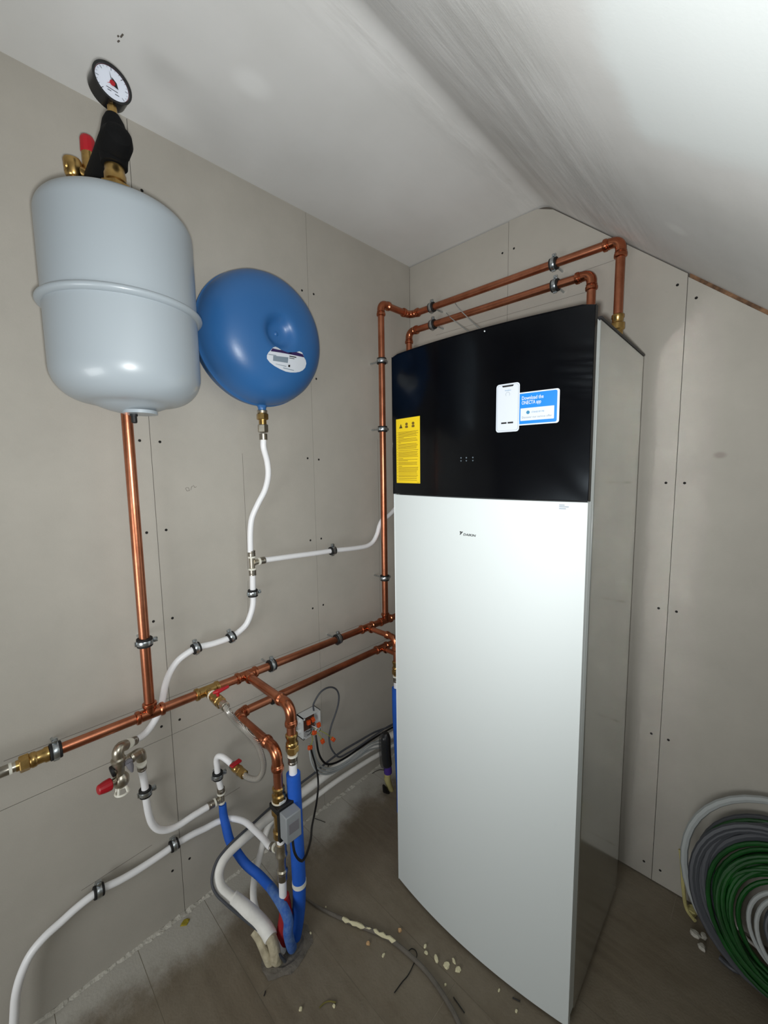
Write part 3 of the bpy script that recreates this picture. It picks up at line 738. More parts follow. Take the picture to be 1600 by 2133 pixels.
lab = [(p_[1], p_[2]) for p_ in [(0.215, -0.9102, 1.872), (0.215, -0.9002, 1.871), (0.215, -0.8928, 1.866), (0.215, -0.8828, 1.862), (0.215, -0.8725, 1.86), (0.215, -0.8602, 1.86), (0.215, -0.8476, 1.863), (0.215, -0.8366, 1.869), (0.215, -0.8245, 1.874), (0.215, -0.8136, 1.872), (0.215, -0.8074, 1.864), (0.215, -0.8039, 1.858), (0.215, -0.7976, 1.852), (0.215, -0.7942, 1.842), (0.215, -0.7976, 1.829), (0.215, -0.8075, 1.819), (0.215, -0.8208, 1.812), (0.215, -0.8375, 1.807), (0.215, -0.8574, 1.804), (0.215, -0.875, 1.804), (0.215, -0.8956, 1.808), (0.215, -0.9155, 1.814), (0.215, -0.9316, 1.822), (0.215, -0.9409, 1.831), (0.215, -0.9413, 1.84), (0.215, -0.936, 1.85), (0.215, -0.9291, 1.857), (0.215, -0.9213, 1.866)]]
lb = dome_patch('paper_label', lab, 'sticker_white', bt, .0008)
bandp = [(p_[1], p_[2]) for p_ in [(0.215, -0.923, 1.864), (0.215, -0.903, 1.864), (0.215, -0.8895, 1.865), (0.215, -0.8819, 1.862), (0.215, -0.8725, 1.86), (0.215, -0.8602, 1.86), (0.215, -0.8476, 1.863), (0.215, -0.8366, 1.869), (0.215, -0.811, 1.867), (0.215, -0.8048, 1.859), (0.215, -0.8334, 1.858), (0.215, -0.8638, 1.857), (0.215, -0.8984, 1.856), (0.215, -0.93, 1.854)]]
dome_patch('label_band', bandp, 'purple', lb, .0014, 4)
for pts_, m_ in (([(0.215, -0.9208, 1.843), (0.215, -0.8678, 1.847), (0.215, -0.8695, 1.83), (0.215, -0.9215, 1.828)], 'sticker_grey'), ([(0.215, -0.8641, 1.853), (0.215, -0.8373, 1.854), (0.215, -0.8374, 1.851), (0.215, -0.8642, 1.85)], 'black_ink'),
                 ([(0.215, -0.8643, 1.847), (0.215, -0.8447, 1.848), (0.215, -0.8448, 1.846), (0.215, -0.8644, 1.845)], 'black_ink'), ([(0.215, -0.9118, 1.821), (0.215, -0.8743, 1.82), (0.215, -0.8744, 1.818), (0.215, -0.9119, 1.82)], 'sticker_grey'),
                 ([(0.215, -0.885, 1.814), (0.215, -0.8445, 1.813), (0.215, -0.8446, 1.811), (0.215, -0.8851, 1.812)], 'sticker_grey'), ([(0.215, -0.8671, 1.825), (0.215, -0.86, 1.826), (0.215, -0.8603, 1.819), (0.215, -0.8674, 1.819)], 'black_ink'),
                 ([(0.215, -0.937, 1.845), (0.215, -0.9106, 1.846), (0.215, -0.9107, 1.844), (0.215, -0.9371, 1.843)], 'sticker_grey')):
    dome_patch('label_print', [(p_[1], p_[2]) for p_ in pts_], m_, lb, .0014, 2)

# ------------------------------------------------------------------ pipe building blocks
CR = 0.014      # copper 28 mm
def pipe_seg(par, pts, r=CR, m='copper', name='pipe', n=18): return MB().tube(pts, r, n).build(name, m, par)
def elbow(par, p, d1, d2, r=CR, R_=.032, m='copperfit', ext=.020, name='elbow_fitting'):
    # press elbow at corner p; d1, d2 point away from the corner
    p = V(p); d1 = V(d1).normalized(); d2 = V(d2).normalized(); L_ = R_ + ext
    core = fillet([p + d1 * L_, p, p + d2 * L_], R_, 10)
    mb = MB().tube(core, r + .0022, 20)
    for d in (d1, d2):
        e = p + d * L_
        mb.lathe([(r + .0022, .014), (r + .0050, .011), (r + .0056, .006), (r + .0050, .001), (r + .0015, -.001)], e, -d, 20)
        mb.lathe([(r + .0022, .019), (r + .0038, .017), (r + .0022, .015)], e, -d, 20)
    return mb.build(name, m, par)
def tee(par, p, d, b, r=CR, m='copperfit', L_=.038, Lb=.034, name='tee_fitting', rbr=None):
    p = V(p); d = V(d).normalized(); b = V(b).normalized(); rbr = rbr or r
    mb = MB().tube([p - d * L_, p + d * L_], r + .0022, 20).tube([p, p + b * Lb], rbr + .0022, 20)
    for q, ll, rq in ((d, L_, r), (-d, L_, r), (b, Lb, rbr)):
        mb.lathe([(rq + .0022, .013), (rq + .0050, .010), (rq + .0056, .0055), (rq + .0050, .001), (rq + .0015, -.001)], p + q * ll, -q, 20)
    return mb.build(name, m, par)
def ferrule(par, p, d, r=.0105, L_=.020, ring=True):
    # steel press sleeve on plastic pipe, with its white stop ring
    p = V(p); d = V(d).normalized()
    MB().lathe([(r, 0), (r + .0022, .0008), (r + .0022, L_ * .3), (r + .0012, L_ * .36), (r + .0022, L_ * .42), (r + .0022, L_), (r, L_)], p, d, 18).build('press_sleeve', 'steel', par)
    if ring: MB().lathe([(r, L_), (r + .0034, L_ + .0005), (r + .0034, L_ + .006), (r, L_ + .0065)], p, d, 18).build('stop_ring', 'white_ring', par)
def adapter(par, p, d, r=CR):
    # brass transition: bead collar, hexagon, taper
    p = V(p); d = V(d).normalized()
    mb = MB().lathe([(r + .001, 0), (r + .0048, .003), (r + .0048, .010), (r + .0022, .014), (r + .0022, .026), (r + .0045, .029), (r + .0050, .036), (r + .003, .040)], p, d, 22)
    mb.lathe([(r + .004, .040), (r + .0062, .042), (r + .0062, .058), (r + .004, .060)], p, d, 6)
    mb.lathe([(r - .001, .060), (r - .001, .066)], p, d, 18)
    return mb.build('brass_adapter', 'brass', par)

_clamps = {}
def clamp(p, axis, out, ear, r, dist, label, group):
    # split ring with rubber lining on a stud; pattern mesh shared by clamps of one size
    key = (round(r, 4), round(dist, 3))
    mat_ = frame((0, 0, 0), axis, out)
    e = V(ear); y = mat_.to_3x3() @ V((0, 1, 0)); sgn = 1 if y.dot(e) > 0 else -1
    if key not in _clamps:
        def mk(mbx, name, m, sm=35):
            me = bpy.data.meshes.new(name); me.from_pydata([tuple(v) for v in mbx.v], [], mbx.f); me.update()
            if sm: me.shade_smooth(); me.set_sharp_from_angle(angle=R(sm))
            me.materials.append(M_[m]); return me
        rub = MB().lathe([(r + .0002, -.0125), (r + .0058, -.0125), (r + .0070, -.0112), (r + .0070, .0112), (r + .0058, .0125), (r + .0002, .0125)], (0, 0, 0), (0, 0, 1), 26)
        band = MB().lathe([(r + .0064, -.0062), (r + .0078, -.0062), (r + .0086, -.0035), (r + .0086, .0035), (r + .0078, .0062), (r + .0064, .0062)], (0, 0, 0), (0, 0, 1), 26)
        ear_a = MB().box((-.0045, r + .006, -.0062), (.0040, r + .0195, .0062)); ear_b = MB().box((-.0030, -r - .0115, -.0062), (.0030, -r - .006, .0062))
        scr = MB().lathe([(.0046, .0042), (.0052, .0050), (.0046, .0082), (.002, .0088)], (0, r + .0135, 0), (1, 0, 0), 12)
        scr.lathe([(.0022, -.010), (.0022, .005)], (0, r + .0135, 0), (1, 0, 0), 8)
        stud = MB().lathe([(.0038, 0), (.0038, dist - .004), ], (-dist + .0005, 0, 0), (1, 0, 0), 10)
        stud.lathe([(.0068, 0), (.0068, .010)], (-r - .0175, 0, 0), (1, 0, 0), 6)
        stud.v = [v for v in stud.v]
        _clamps[key] = [('rubber_lining', mk(rub, 'rubber_lining', 'rubber')), ('steel_band', mk(band, 'steel_band', 'zinc')),
                        ('ear', mk(ear_a, 'ear', 'zinc', 0)), ('ear', mk(ear_b, 'ear', 'zinc', 0)), ('screw', mk(scr, 'screw', 'zinc')), ('stud', mk(stud, 'stud', 'zinc'))]
    o = thing('pipe_clamp', label, 'pipe clamp', p, group)
    rot = mat_.copy()
    if sgn < 0:   # turn about the outward axis so that the ear points the other way
        rot = rot @ Matrix.Rotation(PI, 4, 'X')
    o.rotation_euler = rot.to_euler()
    for nm, me in _clamps[key]:
        c = bpy.data.objects.new(nm, me); COL.objects.link(c); c.parent = o
    return o

# ------------------------------------------------------------------ copper header on the left wall
HX = 0.07; HZ = 0.784; YR = -1.283; YV = -0.277; LZ = 0.657
B1Y = -0.978; B1X = 0.345; B3Y = -0.3962; B3X = 0.245; BVY = -1.115
hd = thing('copper_header_pipe', 'upper horizontal copper header along the left wall with tees and branches', 'copper pipe', (HX, -1.5, HZ))
pipe_seg(hd, [(HX, -1.530, HZ), (HX, YR - .03, HZ)])
pipe_seg(hd, [(HX, YR + .03, HZ), (HX, BVY - .025, HZ)])
pipe_seg(hd, [(HX, BVY + .025, HZ), (HX, B1Y - .03, HZ)])
pipe_seg(hd, [(HX, B1Y + .03, HZ), (HX, B3Y - .03, HZ)])
pipe_seg(hd, [(HX, B3Y + .03, HZ), (HX, YV - .03, HZ)])
pipe_seg(hd, [(HX, YV + .03, HZ), (HX, -0.096, HZ)])
tee(hd, (HX, YR, HZ), (0, 1, 0), (0, 0, 1))
tee(hd, (HX, BVY, HZ), (0, 1, 0), (1, 0, 0), m='brass', rbr=.010, name='brass_tee')
tee(hd, (HX, B1Y, HZ), (0, 1, 0), (1, 0, 0))
tee(hd, (HX, B3Y, HZ), (0, 1, 0), (1, 0, 0), rbr=.012)
tee(hd, (HX, YV, HZ), (0, 1, 0), (0, 0, 1))
pipe_seg(hd, [(HX + .03, B1Y, HZ), (B1X - .045, B1Y, HZ)])
elbow(hd, (B1X, B1Y, HZ), (-1, 0, 0), (0, 0, -1), R_=.042)
pipe_seg(hd, [(B1X, B1Y, HZ - .06), (B1X, B1Y, HZ - .095)])
adapter(hd, (B1X, B1Y, HZ - .088), (0, 0, -1))
pipe_seg(hd, [(HX + .03, B3Y, HZ), (B3X - .045, B3Y, HZ)], r=.011)
elbow(hd, (B3X, B3Y, HZ), (-1, 0, 0), (0, 0, -1), r=.011, R_=.035)
pipe_seg(hd, [(B3X, B3Y, HZ - .05), (B3X, B3Y, HZ - .10)], r=.011)
adapter(hd, (B3X, B3Y, HZ - .10), (0, 0, -1), r=.011)
# left end: brass coupling to a white pipe leaving the picture
adapter(hd, (HX, -1.515, HZ), (0, -1, 0))
ferrule(hd, (HX, -1.622, HZ), (0, 1, 0), L_=.028)
MB().tube([(HX, -1.60, HZ), (HX, -1.575, HZ)], .0115, 16).build('nipple', 'nickel', hd)
wp = thing('white_water_pipe', 'white pipe stub at the left picture edge on the copper header', 'plastic pipe', (HX, -1.7, HZ))
MB().tube([(HX, -1.6215, HZ), (HX, -1.8, HZ), (HX, -2.4, HZ)], .0102, 16).build('pipe', 'white_pipe', wp)

rs_ = thing('copper_riser', 'vertical copper riser from header up behind the grey tank', 'copper pipe', (HX, YR, HZ + .03))
pipe_seg(rs_, [(HX, YR, HZ + .036), (HX, YR, 2.13)])
elbow(rs_, (HX, YR, 2.175), (0, 0, -1), (0, -.35, .25), R_=.02, ext=.01)

lh = thing('lower_copper_pipe', 'lower copper pipe along the left wall ending in two elbows', 'copper pipe', (HX, -1.0, LZ))
L2Y = -1.022
L2X = 0.33
elbow(lh, (HX, L2Y, LZ), (0, 1, 0), (1, 0, 0), R_=.024, ext=.016)
pipe_seg(lh, [(HX, L2Y + .035, LZ), (HX, -0.335, LZ)])
pipe_seg(lh, [(HX, -0.275, LZ), (HX, -0.096, LZ)])
tee(lh, (HX, -0.305, LZ), (0, 1, 0), (1, 0, 0), rbr=.011)
pipe_seg(lh, [(HX + .035, L2Y, LZ), (L2X - .045, L2Y, LZ)])
elbow(lh, (L2X, L2Y, LZ), (-1, 0, 0), (0, 0, -1), R_=.046, ext=.018)
pipe_seg(lh, [(L2X, L2Y, LZ - .05), (L2X, L2Y, LZ - .125)])
pipe_seg(lh, [(HX + .03, -0.305, LZ), (0.27, -0.305, LZ)], r=.011)
elbow(lh, (0.31, -0.305, LZ), (-1, 0, 0), (0, 0, -1), r=.011, R_=.03)
pipe_seg(lh, [(0.31, -0.305, LZ - .045), (0.31, -0.305, 0.0)], r=.011)
# brass coupling above the motor valve
MB().lathe([(.015, 0), (.0185, .003), (.0185, .012), (.0165, .015), (.0165, .022), (.0205, .026), (.0205, .042), (.018, .045)], (L2X, L2Y, LZ - .118), (0, 0, -1), 20).build('brass_adapter', 'brass', lh)
MB().lathe([(.017, 0), (.0222, .001), (.0222, .007), (.017, .008)], (L2X, L2Y, LZ - .163), (0, 0, -1), 20).build('stop_ring', 'white_ring', lh)

mv = thing('motor_valve', 'grey motorised valve box with black bracket on the copper drop', 'valve', (L2X, L2Y, 0.36))
MB().lathe([(.020, .486), (.024, .480), (.024, .455), (.018, .45), (.018, .40), (.022, .395), (.022, .375), (.017, .37)], (L2X, L2Y, 0), (0, 0, 1), 18).build('valve_body', 'brass', mv)
MB().box((L2X - .014, L2Y - .026, .475), (.362, L2Y + .030, .492)).build('bracket_plate', 'dark', mv, bevel=.002)
MB().box((.3505, L2Y - .022, .385), (.3635, L2Y + .035, .494)).build('bracket_plate', 'dark', mv, bevel=.002)
MB().box((L2X + .006, L2Y - .010, .49), (L2X + .022, L2Y + .008, .502)).build('bracket_screw', 'box_grey', mv, bevel=.002)
bx0 = (0.4, -1.042, 0.4853); bx1 = (0.4, -0.9923, 0.4935)
MB().box((.363, bx0[1], .402), (.4, bx1[1] + .002, .486)).build('actuator_box', 'grey_plastic', mv, bevel=.003)
MB().box((.3995, bx0[1] + .008, .43), (.4012, bx1[1] - .008, .462)).build('type_plate', 'lever_grey', mv, bevel=.0005)

# drop below the motor valve: white bit, tee, white pipe into red sleeve
dp = thing('valve_drop_pipe', 'short white riser with nickel tee under the motor valve going into red sleeve', 'plastic pipe', (L2X, L2Y, 0.0))
TZ = 0.315
MB().tube([(L2X, L2Y, .372), (L2X, L2Y, .34)], .0125, 16).build('pipe', 'white_pipe', dp)
MB().lathe([(.0135, .352), (.0165, .350), (.0165, .318), (.0185, .314), (.0185, .309), (.014, .305), (.0125, .28), (.0135, .262), (.0175, .258), (.0175, .250), (.0155, .247)], (L2X, L2Y, 0), (0, 0, 1), 20).build('tee_fitting', 'nickel', dp)
MB().tube([(L2X, L2Y, TZ), (L2X - .028, L2Y, TZ - .002)], .0115, 16).build('tee_branch', 'nickel', dp)
MB().lathe([(.0125, 0), (.0150, .001), (.0150, .022), (.0125, .023)], (L2X, L2Y, .247), (0, 0, -1), 18).build('press_sleeve', 'steel', dp)
MB().tube([(L2X, L2Y, .226), (L2X + .001, L2Y - .002, .14)], .0120, 16).build('pipe', 'white_pipe', dp)
MB().tube(smooth_curve([(L2X + .002, L2Y + .0, .168), (L2X + .006, L2Y + .004, .12), (L2X + .004, L2Y - .006, .06), (L2X - .002, L2Y - .020, .0)], 5), [.017] * 6 + [.021] * 6 + [.020] * 4, 16).build('insulation_sleeve', 'red_foam', dp)

# ------------------------------------------------------------------ blue insulated drops
b1 = thing('blue_insulated_pipe', 'thick blue insulated drop behind the grey valve box', 'insulated pipe', (B1X, B1Y, 0))
zt = HZ - .158
ferrule(b1, (B1X, B1Y, zt - .028), (0, 0, 1), r=.0125, L_=.024)
MB().tube([(B1X, B1Y, zt - .02), (B1X, B1Y, zt - .10)], .0125, 16).build('pipe', 'white_pipe', b1)
MB().tube([(B1X, B1Y, zt - .062), (B1X + .002, B1Y, .5), (B1X + .006, B1Y, .3), (B1X + .006, B1Y + .002, .195)], .0215, 20).build('insulation_sleeve', 'blue_foam', b1)
MB().tube([(B1X + .006, B1Y + .002, .200), (B1X + .006, B1Y + .002, .185)], .0226, 20).build('cable_tie', 'white_ring', b1)
MB().tube(smooth_curve([(B1X + .006, B1Y + .002, .186), (B1X + .004, B1Y, .12), (B1X + .000, B1Y - .006, .06), (B1X - .006, B1Y - .016, .0)], 4), .0205, 20).build('insulation_sleeve', 'blue_foam', b1)
b2 = thing('blue_insulated_pipe', 'blue insulated drop partly hidden at the left edge of the cabinet', 'insulated pipe', (B3X, B3Y, 0))
zt3 = HZ - .166
ferrule(b2, (B3X, B3Y, zt3 - .028), (0, 0, 1), r=.0105, L_=.022)
MB().tube([(B3X, B3Y, zt3 - .02), (B3X, B3Y, zt3 - .07)], .0105, 16).build('pipe', 'white_pipe', b2)
MB().tube([(B3X, B3Y, zt3 - .054), (B3X + .0, B3Y, .45), (B3X + .006, B3Y + .002, .3), (B3X + .016, B3Y + .004, .12), (B3X + .020, B3Y, .0)], .0185, 20).build('insulation_sleeve', 'blue_foam', b2)
b3 = thing('blue_insulated_pipe', 'slim blue insulated pipe curving from nickel tee to the floor hole', 'insulated pipe', (0.3261, -1.01, 0))
bp_ = smooth_curve([(0.04, -1.076, 0.3378), (0.045, -1.077, 0.3012), (0.06, -1.077, 0.2689), (0.08, -1.075, 0.226), (0.1, -1.064, 0.1917), (0.14, -1.051, 0.1612), (0.195, -1.032, 0.1439), (0.265, -1.028, 0.1485)], 5)
MB().tube(bp_, [.0125 + .0022 * min(1, k / 12) for k in range(len(bp_))], 16).build('insulation_sleeve', 'blue_foam', b3)
bq_ = smooth_curve([(0.265, -1.028, 0.1485), (0.325, -1.034, 0.1571), (0.364, -1.036, 0.1497), (0.378, -1.036, 0.13), (0.38, -1.04, 0.0979)] + [(0.370, -1.024, .022), (0.356, -1.014, -.001)], 5)
MB().tube(bq_, .0148, 16).build('insulation_sleeve', 'blue_dusty', b3)

# ------------------------------------------------------------------ vertical and overhead copper
UZ_ = 2.212; IZ = 2.137; RY = -0.08; X1 = 0.9552; X2 = 0.8706
ov = thing('overhead_copper_pipe', 'upper of two overhead copper pipes, dropping along left wall to header', 'copper pipe', (HX, YV, HZ + .04))
pipe_seg(ov, [(HX, YV, HZ + .036), (HX, YV, UZ_ - .045)])
elbow(ov, (HX, YV, UZ_), (0, 0, -1), (0, 1, 0))
pipe_seg(ov, [(HX, YV + .05, UZ_), (HX, RY - .05, UZ_)])
elbow(ov, (HX, RY, UZ_), (0, -1, 0), (1, 0, 0))
pipe_seg(ov, [(HX + .05, RY, UZ_), (X1 - .045, RY, UZ_)])
elbow(ov, (X1, RY, UZ_), (-1, 0, 0), (0, 0, -1))
pipe_seg(ov, [(X1, RY, UZ_ - .045), (X1, RY, 1.975)])
MB().lathe([(.0145, 0), (.0185, .003), (.0190, .012), (.0165, .016), (.0165, .026), (.0215, .030), (.0215, .048), (.017, .052), (.017, .066)], (X1, RY, 1.985), (0, 0, -1), 20).build('brass_union', 'brass', ov)
MB().tube(fillet([(X1, RY, 1.922), (X1, RY, 1.875), (X1 - .01, RY - .09, 1.872), (X1 - .01, RY - .10, 1.832)], .015), .0135, 16).build('flexible_tail', 'nickel', ov)
iv = thing('overhead_copper_pipe', 'lower of two overhead copper pipes, both ends dropping behind cabinet', 'copper pipe', (HX, RY, IZ))
pipe_seg(iv, [(HX - .008, RY, 0.66), (HX - .008, RY, IZ - .045)])
elbow(iv, (HX - .008, RY, IZ), (0, 0, -1), (1, 0, 0))
pipe_seg(iv, [(HX + .04, RY, IZ), (X2 - .045, RY, IZ)])
elbow(iv, (X2, RY, IZ), (-1, 0, 0), (0, 0, -1))
pipe_seg(iv, [(X2, RY, IZ - .045), (X2, RY, 1.90)])
MB().tube(fillet([(X2, RY, 1.905), (X2, RY, 1.872), (X2 - .01, RY - .09, 1.870), (X2 - .01, RY - .10, 1.832)], .015), .0135, 16).build('flexible_tail', 'nickel', iv)

# ------------------------------------------------------------------ clamps
gC = 'rubber-lined clamps on the copper pipes'; gW = 'rubber-lined clamps on the white pipes'
YA = (0, 1, 0); ZA = (0, 0, 1); XA = (1, 0, 0); NB = (0, -1, 0)
for (p, ax, out, ear, lab_) in (
    ((HX, YR, 1.004), ZA, XA, YA, 'pipe clamp on the vertical copper riser below the grey tank'),
    ((HX, -1.504, HZ), YA, XA, ZA, 'pipe clamp beside the brass coupling at the left end of header'),
    ((HX, -0.8797, HZ), YA, XA, ZA, 'pipe clamp on header pipe just right of the branch tee'),
    ((HX, -0.5664, HZ), YA, XA, ZA, 'pipe clamp on header pipe nearest the room corner'),
    ((HX, -0.8779, LZ), YA, XA, ZA, 'pipe clamp on lower copper pipe half hidden by the branch'),
    ((HX, YV, 1.969), ZA, XA, YA, 'topmost pipe clamp on copper drop left of the cabinet'),
    ((HX, YV, 1.673), ZA, XA, YA, 'middle pipe clamp on copper drop left of the cabinet'),
    ((HX, YV, 0.9894), ZA, XA, YA, 'lowest pipe clamp on copper drop left of the cabinet')):
    clamp(p, ax, out, ear, CR, HX, lab_, gC)
for (px_, z_, lab_) in ((0.1978, UZ_, 'left clamp on the upper overhead copper pipe'), (0.7411, UZ_, 'right clamp on the upper overhead copper pipe'),
                        (0.203, IZ, 'left clamp on the lower overhead copper pipe'), (0.7482, IZ, 'right clamp on the lower overhead copper pipe')):
    clamp((px_, RY, z_), XA, NB, ZA, CR, -RY, lab_, gC)
WX = 0.035; WR = 0.0102
def wc(p, axis, ear, lab_): clamp(p, axis, XA, ear, WR, p[0], lab_, gW)
wc((0.035, -0.9211, 1.059), ZA, YA, 'pipe clamp on white pipe just below the upper nickel tee')
wc((0.035, -1.009, 0.9224), (0, 0.0387, 0.012), ZA, 'right of two clamps on the white pipe bending left')
wc((0.035, -1.128, 0.9225), (0, 0.0494, 0.0077), ZA, 'left of two clamps on the white pipe bending left')
wc((0.035, -0.5537, 1.156), YA, ZA, 'lone clamp on thin white pipe running towards the cabinet')
wc((0.035, -1.304, 0.523), (0, -0.0013, 0.0582), YA, 'pipe clamp on white pipe below the safety valve')
wc((0.035, -1.084, 0.4486), ZA, YA, 'pipe clamp below the lower red-handled valve')
wc((0.035, -1.236, 0.2952), (0, 0.0849, 0.0026), ZA, 'right clamp on the long white pipe near the floor')
wc((0.035, -1.44, 0.2991), (0, 0.0706, -0.0069), ZA, 'left clamp on the long white pipe near the floor')

# ------------------------------------------------------------------ white pipes
w1 = thing('white_water_pipe', 'white pipe hanging from the blue vessel down to the nickel tee', 'plastic pipe', (0.04, -0.9217, 1.171))
bzb = BZ - RB - .026
MB().lathe([(.0135, 0), (.0165, .002), (.0165, .010), (.014, .012)], (BX, BY, bzb + .012), (0, 0, -1), 18).build('vessel_nipple', 'nickel', w1)
MB().lathe([(.0175, 0), (.0195, .002), (.0195, .018), (.0175, .020)], (BX, BY, bzb), (0, 0, -1), 6).build('union_nut', 'brass', w1)
MB().lathe([(.0125, 0), (.0125, .018)], (BX, BY, bzb - .020), (0, 0, -1), 18).build('union_neck', 'brass', w1)
MB().lathe([(.0155, 0), (.0172, .002), (.0172, .024), (.0150, .026)], (BX, BY, bzb - .036), (0, 0, -1), 6).build('union_nut', 'nickel', w1)
MB().lathe([(.0105, 0), (.0132, .001), (.0132, .020), (.011, .021)], (BX, BY, bzb - .066), (0, 0, -1), 18).build('press_sleeve', 'steel', w1)
pp = [(0.095, -0.8753, 1.525), (0.085, -0.8681, 1.479), (0.065, -0.8713, 1.428), (0.048, -0.8922, 1.378), (0.04, -0.9124, 1.331), (0.038, -0.9201, 1.286), (0.038, -0.9241, 1.209)]
MB().tube(smooth_curve([(BX, BY, bzb - .086), (BX, BY - .001, bzb - .11)] + pp, 6), WR, 16).build('pipe', 'white_pipe', w1)
tp = V((0.038, -0.9197, 1.17)); YT = tp.y
def small_tee(par, p, run, br, L_=.022, r=.0095):
    p = V(p); run = V(run).normalized(); br = V(br).normalized()
    MB().tube([p - run * L_, p + run * L_], r, 16).tube([p, p + br * (L_)], r, 16)\
        .lathe([(r, -.005), (r + .003, -.003), (r + .003, .003), (r, .005)], p + br * .008, br, 16).build('tee_body', 'nickel', par)
small_tee(w1, tp, (0, 0, 1), (0, 1, 0))
ferrule(w1, tp + V((0, 0, .044)), (0, 0, -1)); ferrule(w1, tp + V((0, 0, -.046)), (0, 0, 1))
w2 = thing('white_water_pipe', 'white pipe snaking from upper tee behind the copper header to safety valve', 'plastic pipe', (0.04, -1.319, 0.7025))
q = [(0.035, -0.9202, 1.077), (0.035, -0.9223, 1.019), (0.035, -0.9345, 0.9811), (0.035, -0.9526, 0.9508), (0.035, -0.9806, 0.9327), (0.035, -1.009, 0.9224), (0.035, -1.068, 0.9192), (0.035, -1.128, 0.9225), (0.034, -1.157, 0.9142), (0.033, -1.185, 0.8999), (0.031, -1.208, 0.8726), (0.03, -1.224, 0.8375), (0.03, -1.235, 0.7963), (0.03, -1.245, 0.7614), (0.03, -1.263, 0.7321), (0.032, -1.29, 0.7068), (0.05, -1.324, 0.7083)]
MB().tube(smooth_curve([tuple(tp + V((0, 0, -.044)))] + q, 5), WR, 16).build('pipe', 'white_pipe', w2)
mk = [(0.035, -0.9487, 0.9549), (0.034, -1.164, 0.9104)]
w3 = thing('white_water_pipe', 'thin white pipe going right from the nickel tee towards the corner', 'plastic pipe', tuple(tp + V((0, .03, 0))))
ferrule(w3, tp + V((0, .050, .001)), (0, -1, -.02))
q = [(0.036, -0.7499, 1.165), (0.035, -0.6355, 1.159), (0.035, -0.5537, 1.156), (0.035, -0.4125, 1.147), (0.035, -0.3474, 1.148), (0.035, -0.3133, 1.162), (0.035, -0.2875, 1.194), (0.035, -0.2707, 1.233), (0.035, -0.2476, 1.26), (0.035, -0.2146, 1.269)]
MB().tube(smooth_curve([tuple(tp + V((0, .048, .001)))] + q + [(0.036, -0.06, 1.362), (.05, -.038, 1.362), (.10, -.03, 1.362), (.5, -.03, 1.36)], 5), WR, 16).build('pipe', 'white_pipe', w3)
# lower loop: safety valve to the second tee
t2 = V((0.037, -1.077, 0.3589))
w4 = thing('white_water_pipe', 'white U-bend pipe from the safety valve to the tee over blue sleeve', 'plastic pipe', (0.035, -1.264, 0.3695))
q = [(0.052, -1.313, 0.6129), (0.044, -1.308, 0.578), (0.038, -1.305, 0.5503), (0.036, -1.304, 0.5234), (0.035, -1.303, 0.4869), (0.035, -1.3, 0.4482), (0.035, -1.293, 0.411), (0.035, -1.279, 0.3821), (0.035, -1.256, 0.3622), (0.035, -1.222, 0.3527), (0.036, -1.172, 0.3564), (0.037, -1.12, 0.3577)]
MB().tube(smooth_curve(q, 5), WR, 16).build('pipe', 'white_pipe', w4)
dd = (V((0.037, -1.12, 0.3577)) - V((0.036, -1.172, 0.3564))).normalized()
ferrule(w4, V(q[-1]) - dd * .004, dd)
small_tee(w4, t2, (0, 0, 1), (t2 - (t2 + dd)).normalized(), L_=.016)
MB().lathe([(.008, 0), (.011, .002), (.011, .008)], t2 + V((0, 0, -.010)), (0, 0, -1), 14).build('stop_ring', 'white_ring', w4)
w5 = thing('white_water_pipe', 'short bent white pipe up to the lower red-handled valve', 'plastic pipe', (0.036, -1.083, 0.4214))
ferrule(w5, t2 + V((0, 0, .040)), (0, 0, -1), L_=.016)
LV = V((0.1, -1.054, 0.5)); LVd = (V((0.15, -1.048, 0.4977)) - LV).normalized()
q = [tuple(t2 + V((0, 0, .036)))] + [(0.036, -1.084, 0.4494), (0.036, -1.085, 0.482), (0.037, -1.086, 0.5078), (0.046, -1.083, 0.5241), (0.06, -1.076, 0.5264), (0.078, -1.066, 0.5164)] + [tuple(LV - LVd * .012)]
MB().tube(smooth_curve(q, 5), WR * .95, 16).build('pipe', 'white_pipe', w5)
# long pipe near the floor
w6 = thing('white_water_pipe', 'long white pipe low on the left wall curving down at picture edge', 'plastic pipe', (0.035, -1.44, 0.2991))
q = [(0.05, -1.667, -0.0937), (0.05, -1.652, 0.0179), (0.048, -1.639, 0.0963), (0.045, -1.628, 0.1727), (0.043, -1.613, 0.2166), (0.04, -1.592, 0.249), (0.038, -1.562, 0.2688), (0.036, -1.526, 0.2796), (0.035, -1.491, 0.2909), (0.035, -1.44, 0.2991), (0.035, -1.384, 0.2909), (0.035, -1.341, 0.2882), (0.035, -1.262, 0.2909), (0.035, -1.236, 0.2936), (0.035, -1.177, 0.2913), (0.036, -1.137, 0.2853), (0.04, -1.092, 0.2832), (0.052, -1.056, 0.2771), (0.08, -1.037, 0.2774), (0.11, -1.028, 0.2805), (0.16, -1.022, 0.2798), (0.22, -1.021, 0.2861), (0.265, -1.026, 0.2963)]
TB = V((L2X - .028, L2Y, TZ - .002)); dB = (TB - V(q[-1])).normalized()
MB().tube(smooth_curve(q + [tuple(TB - dB * .02)], 5), WR, 16).build('pipe', 'white_pipe', w6)
ferrule(w6, TB - dB * .026, dB, L_=.018)

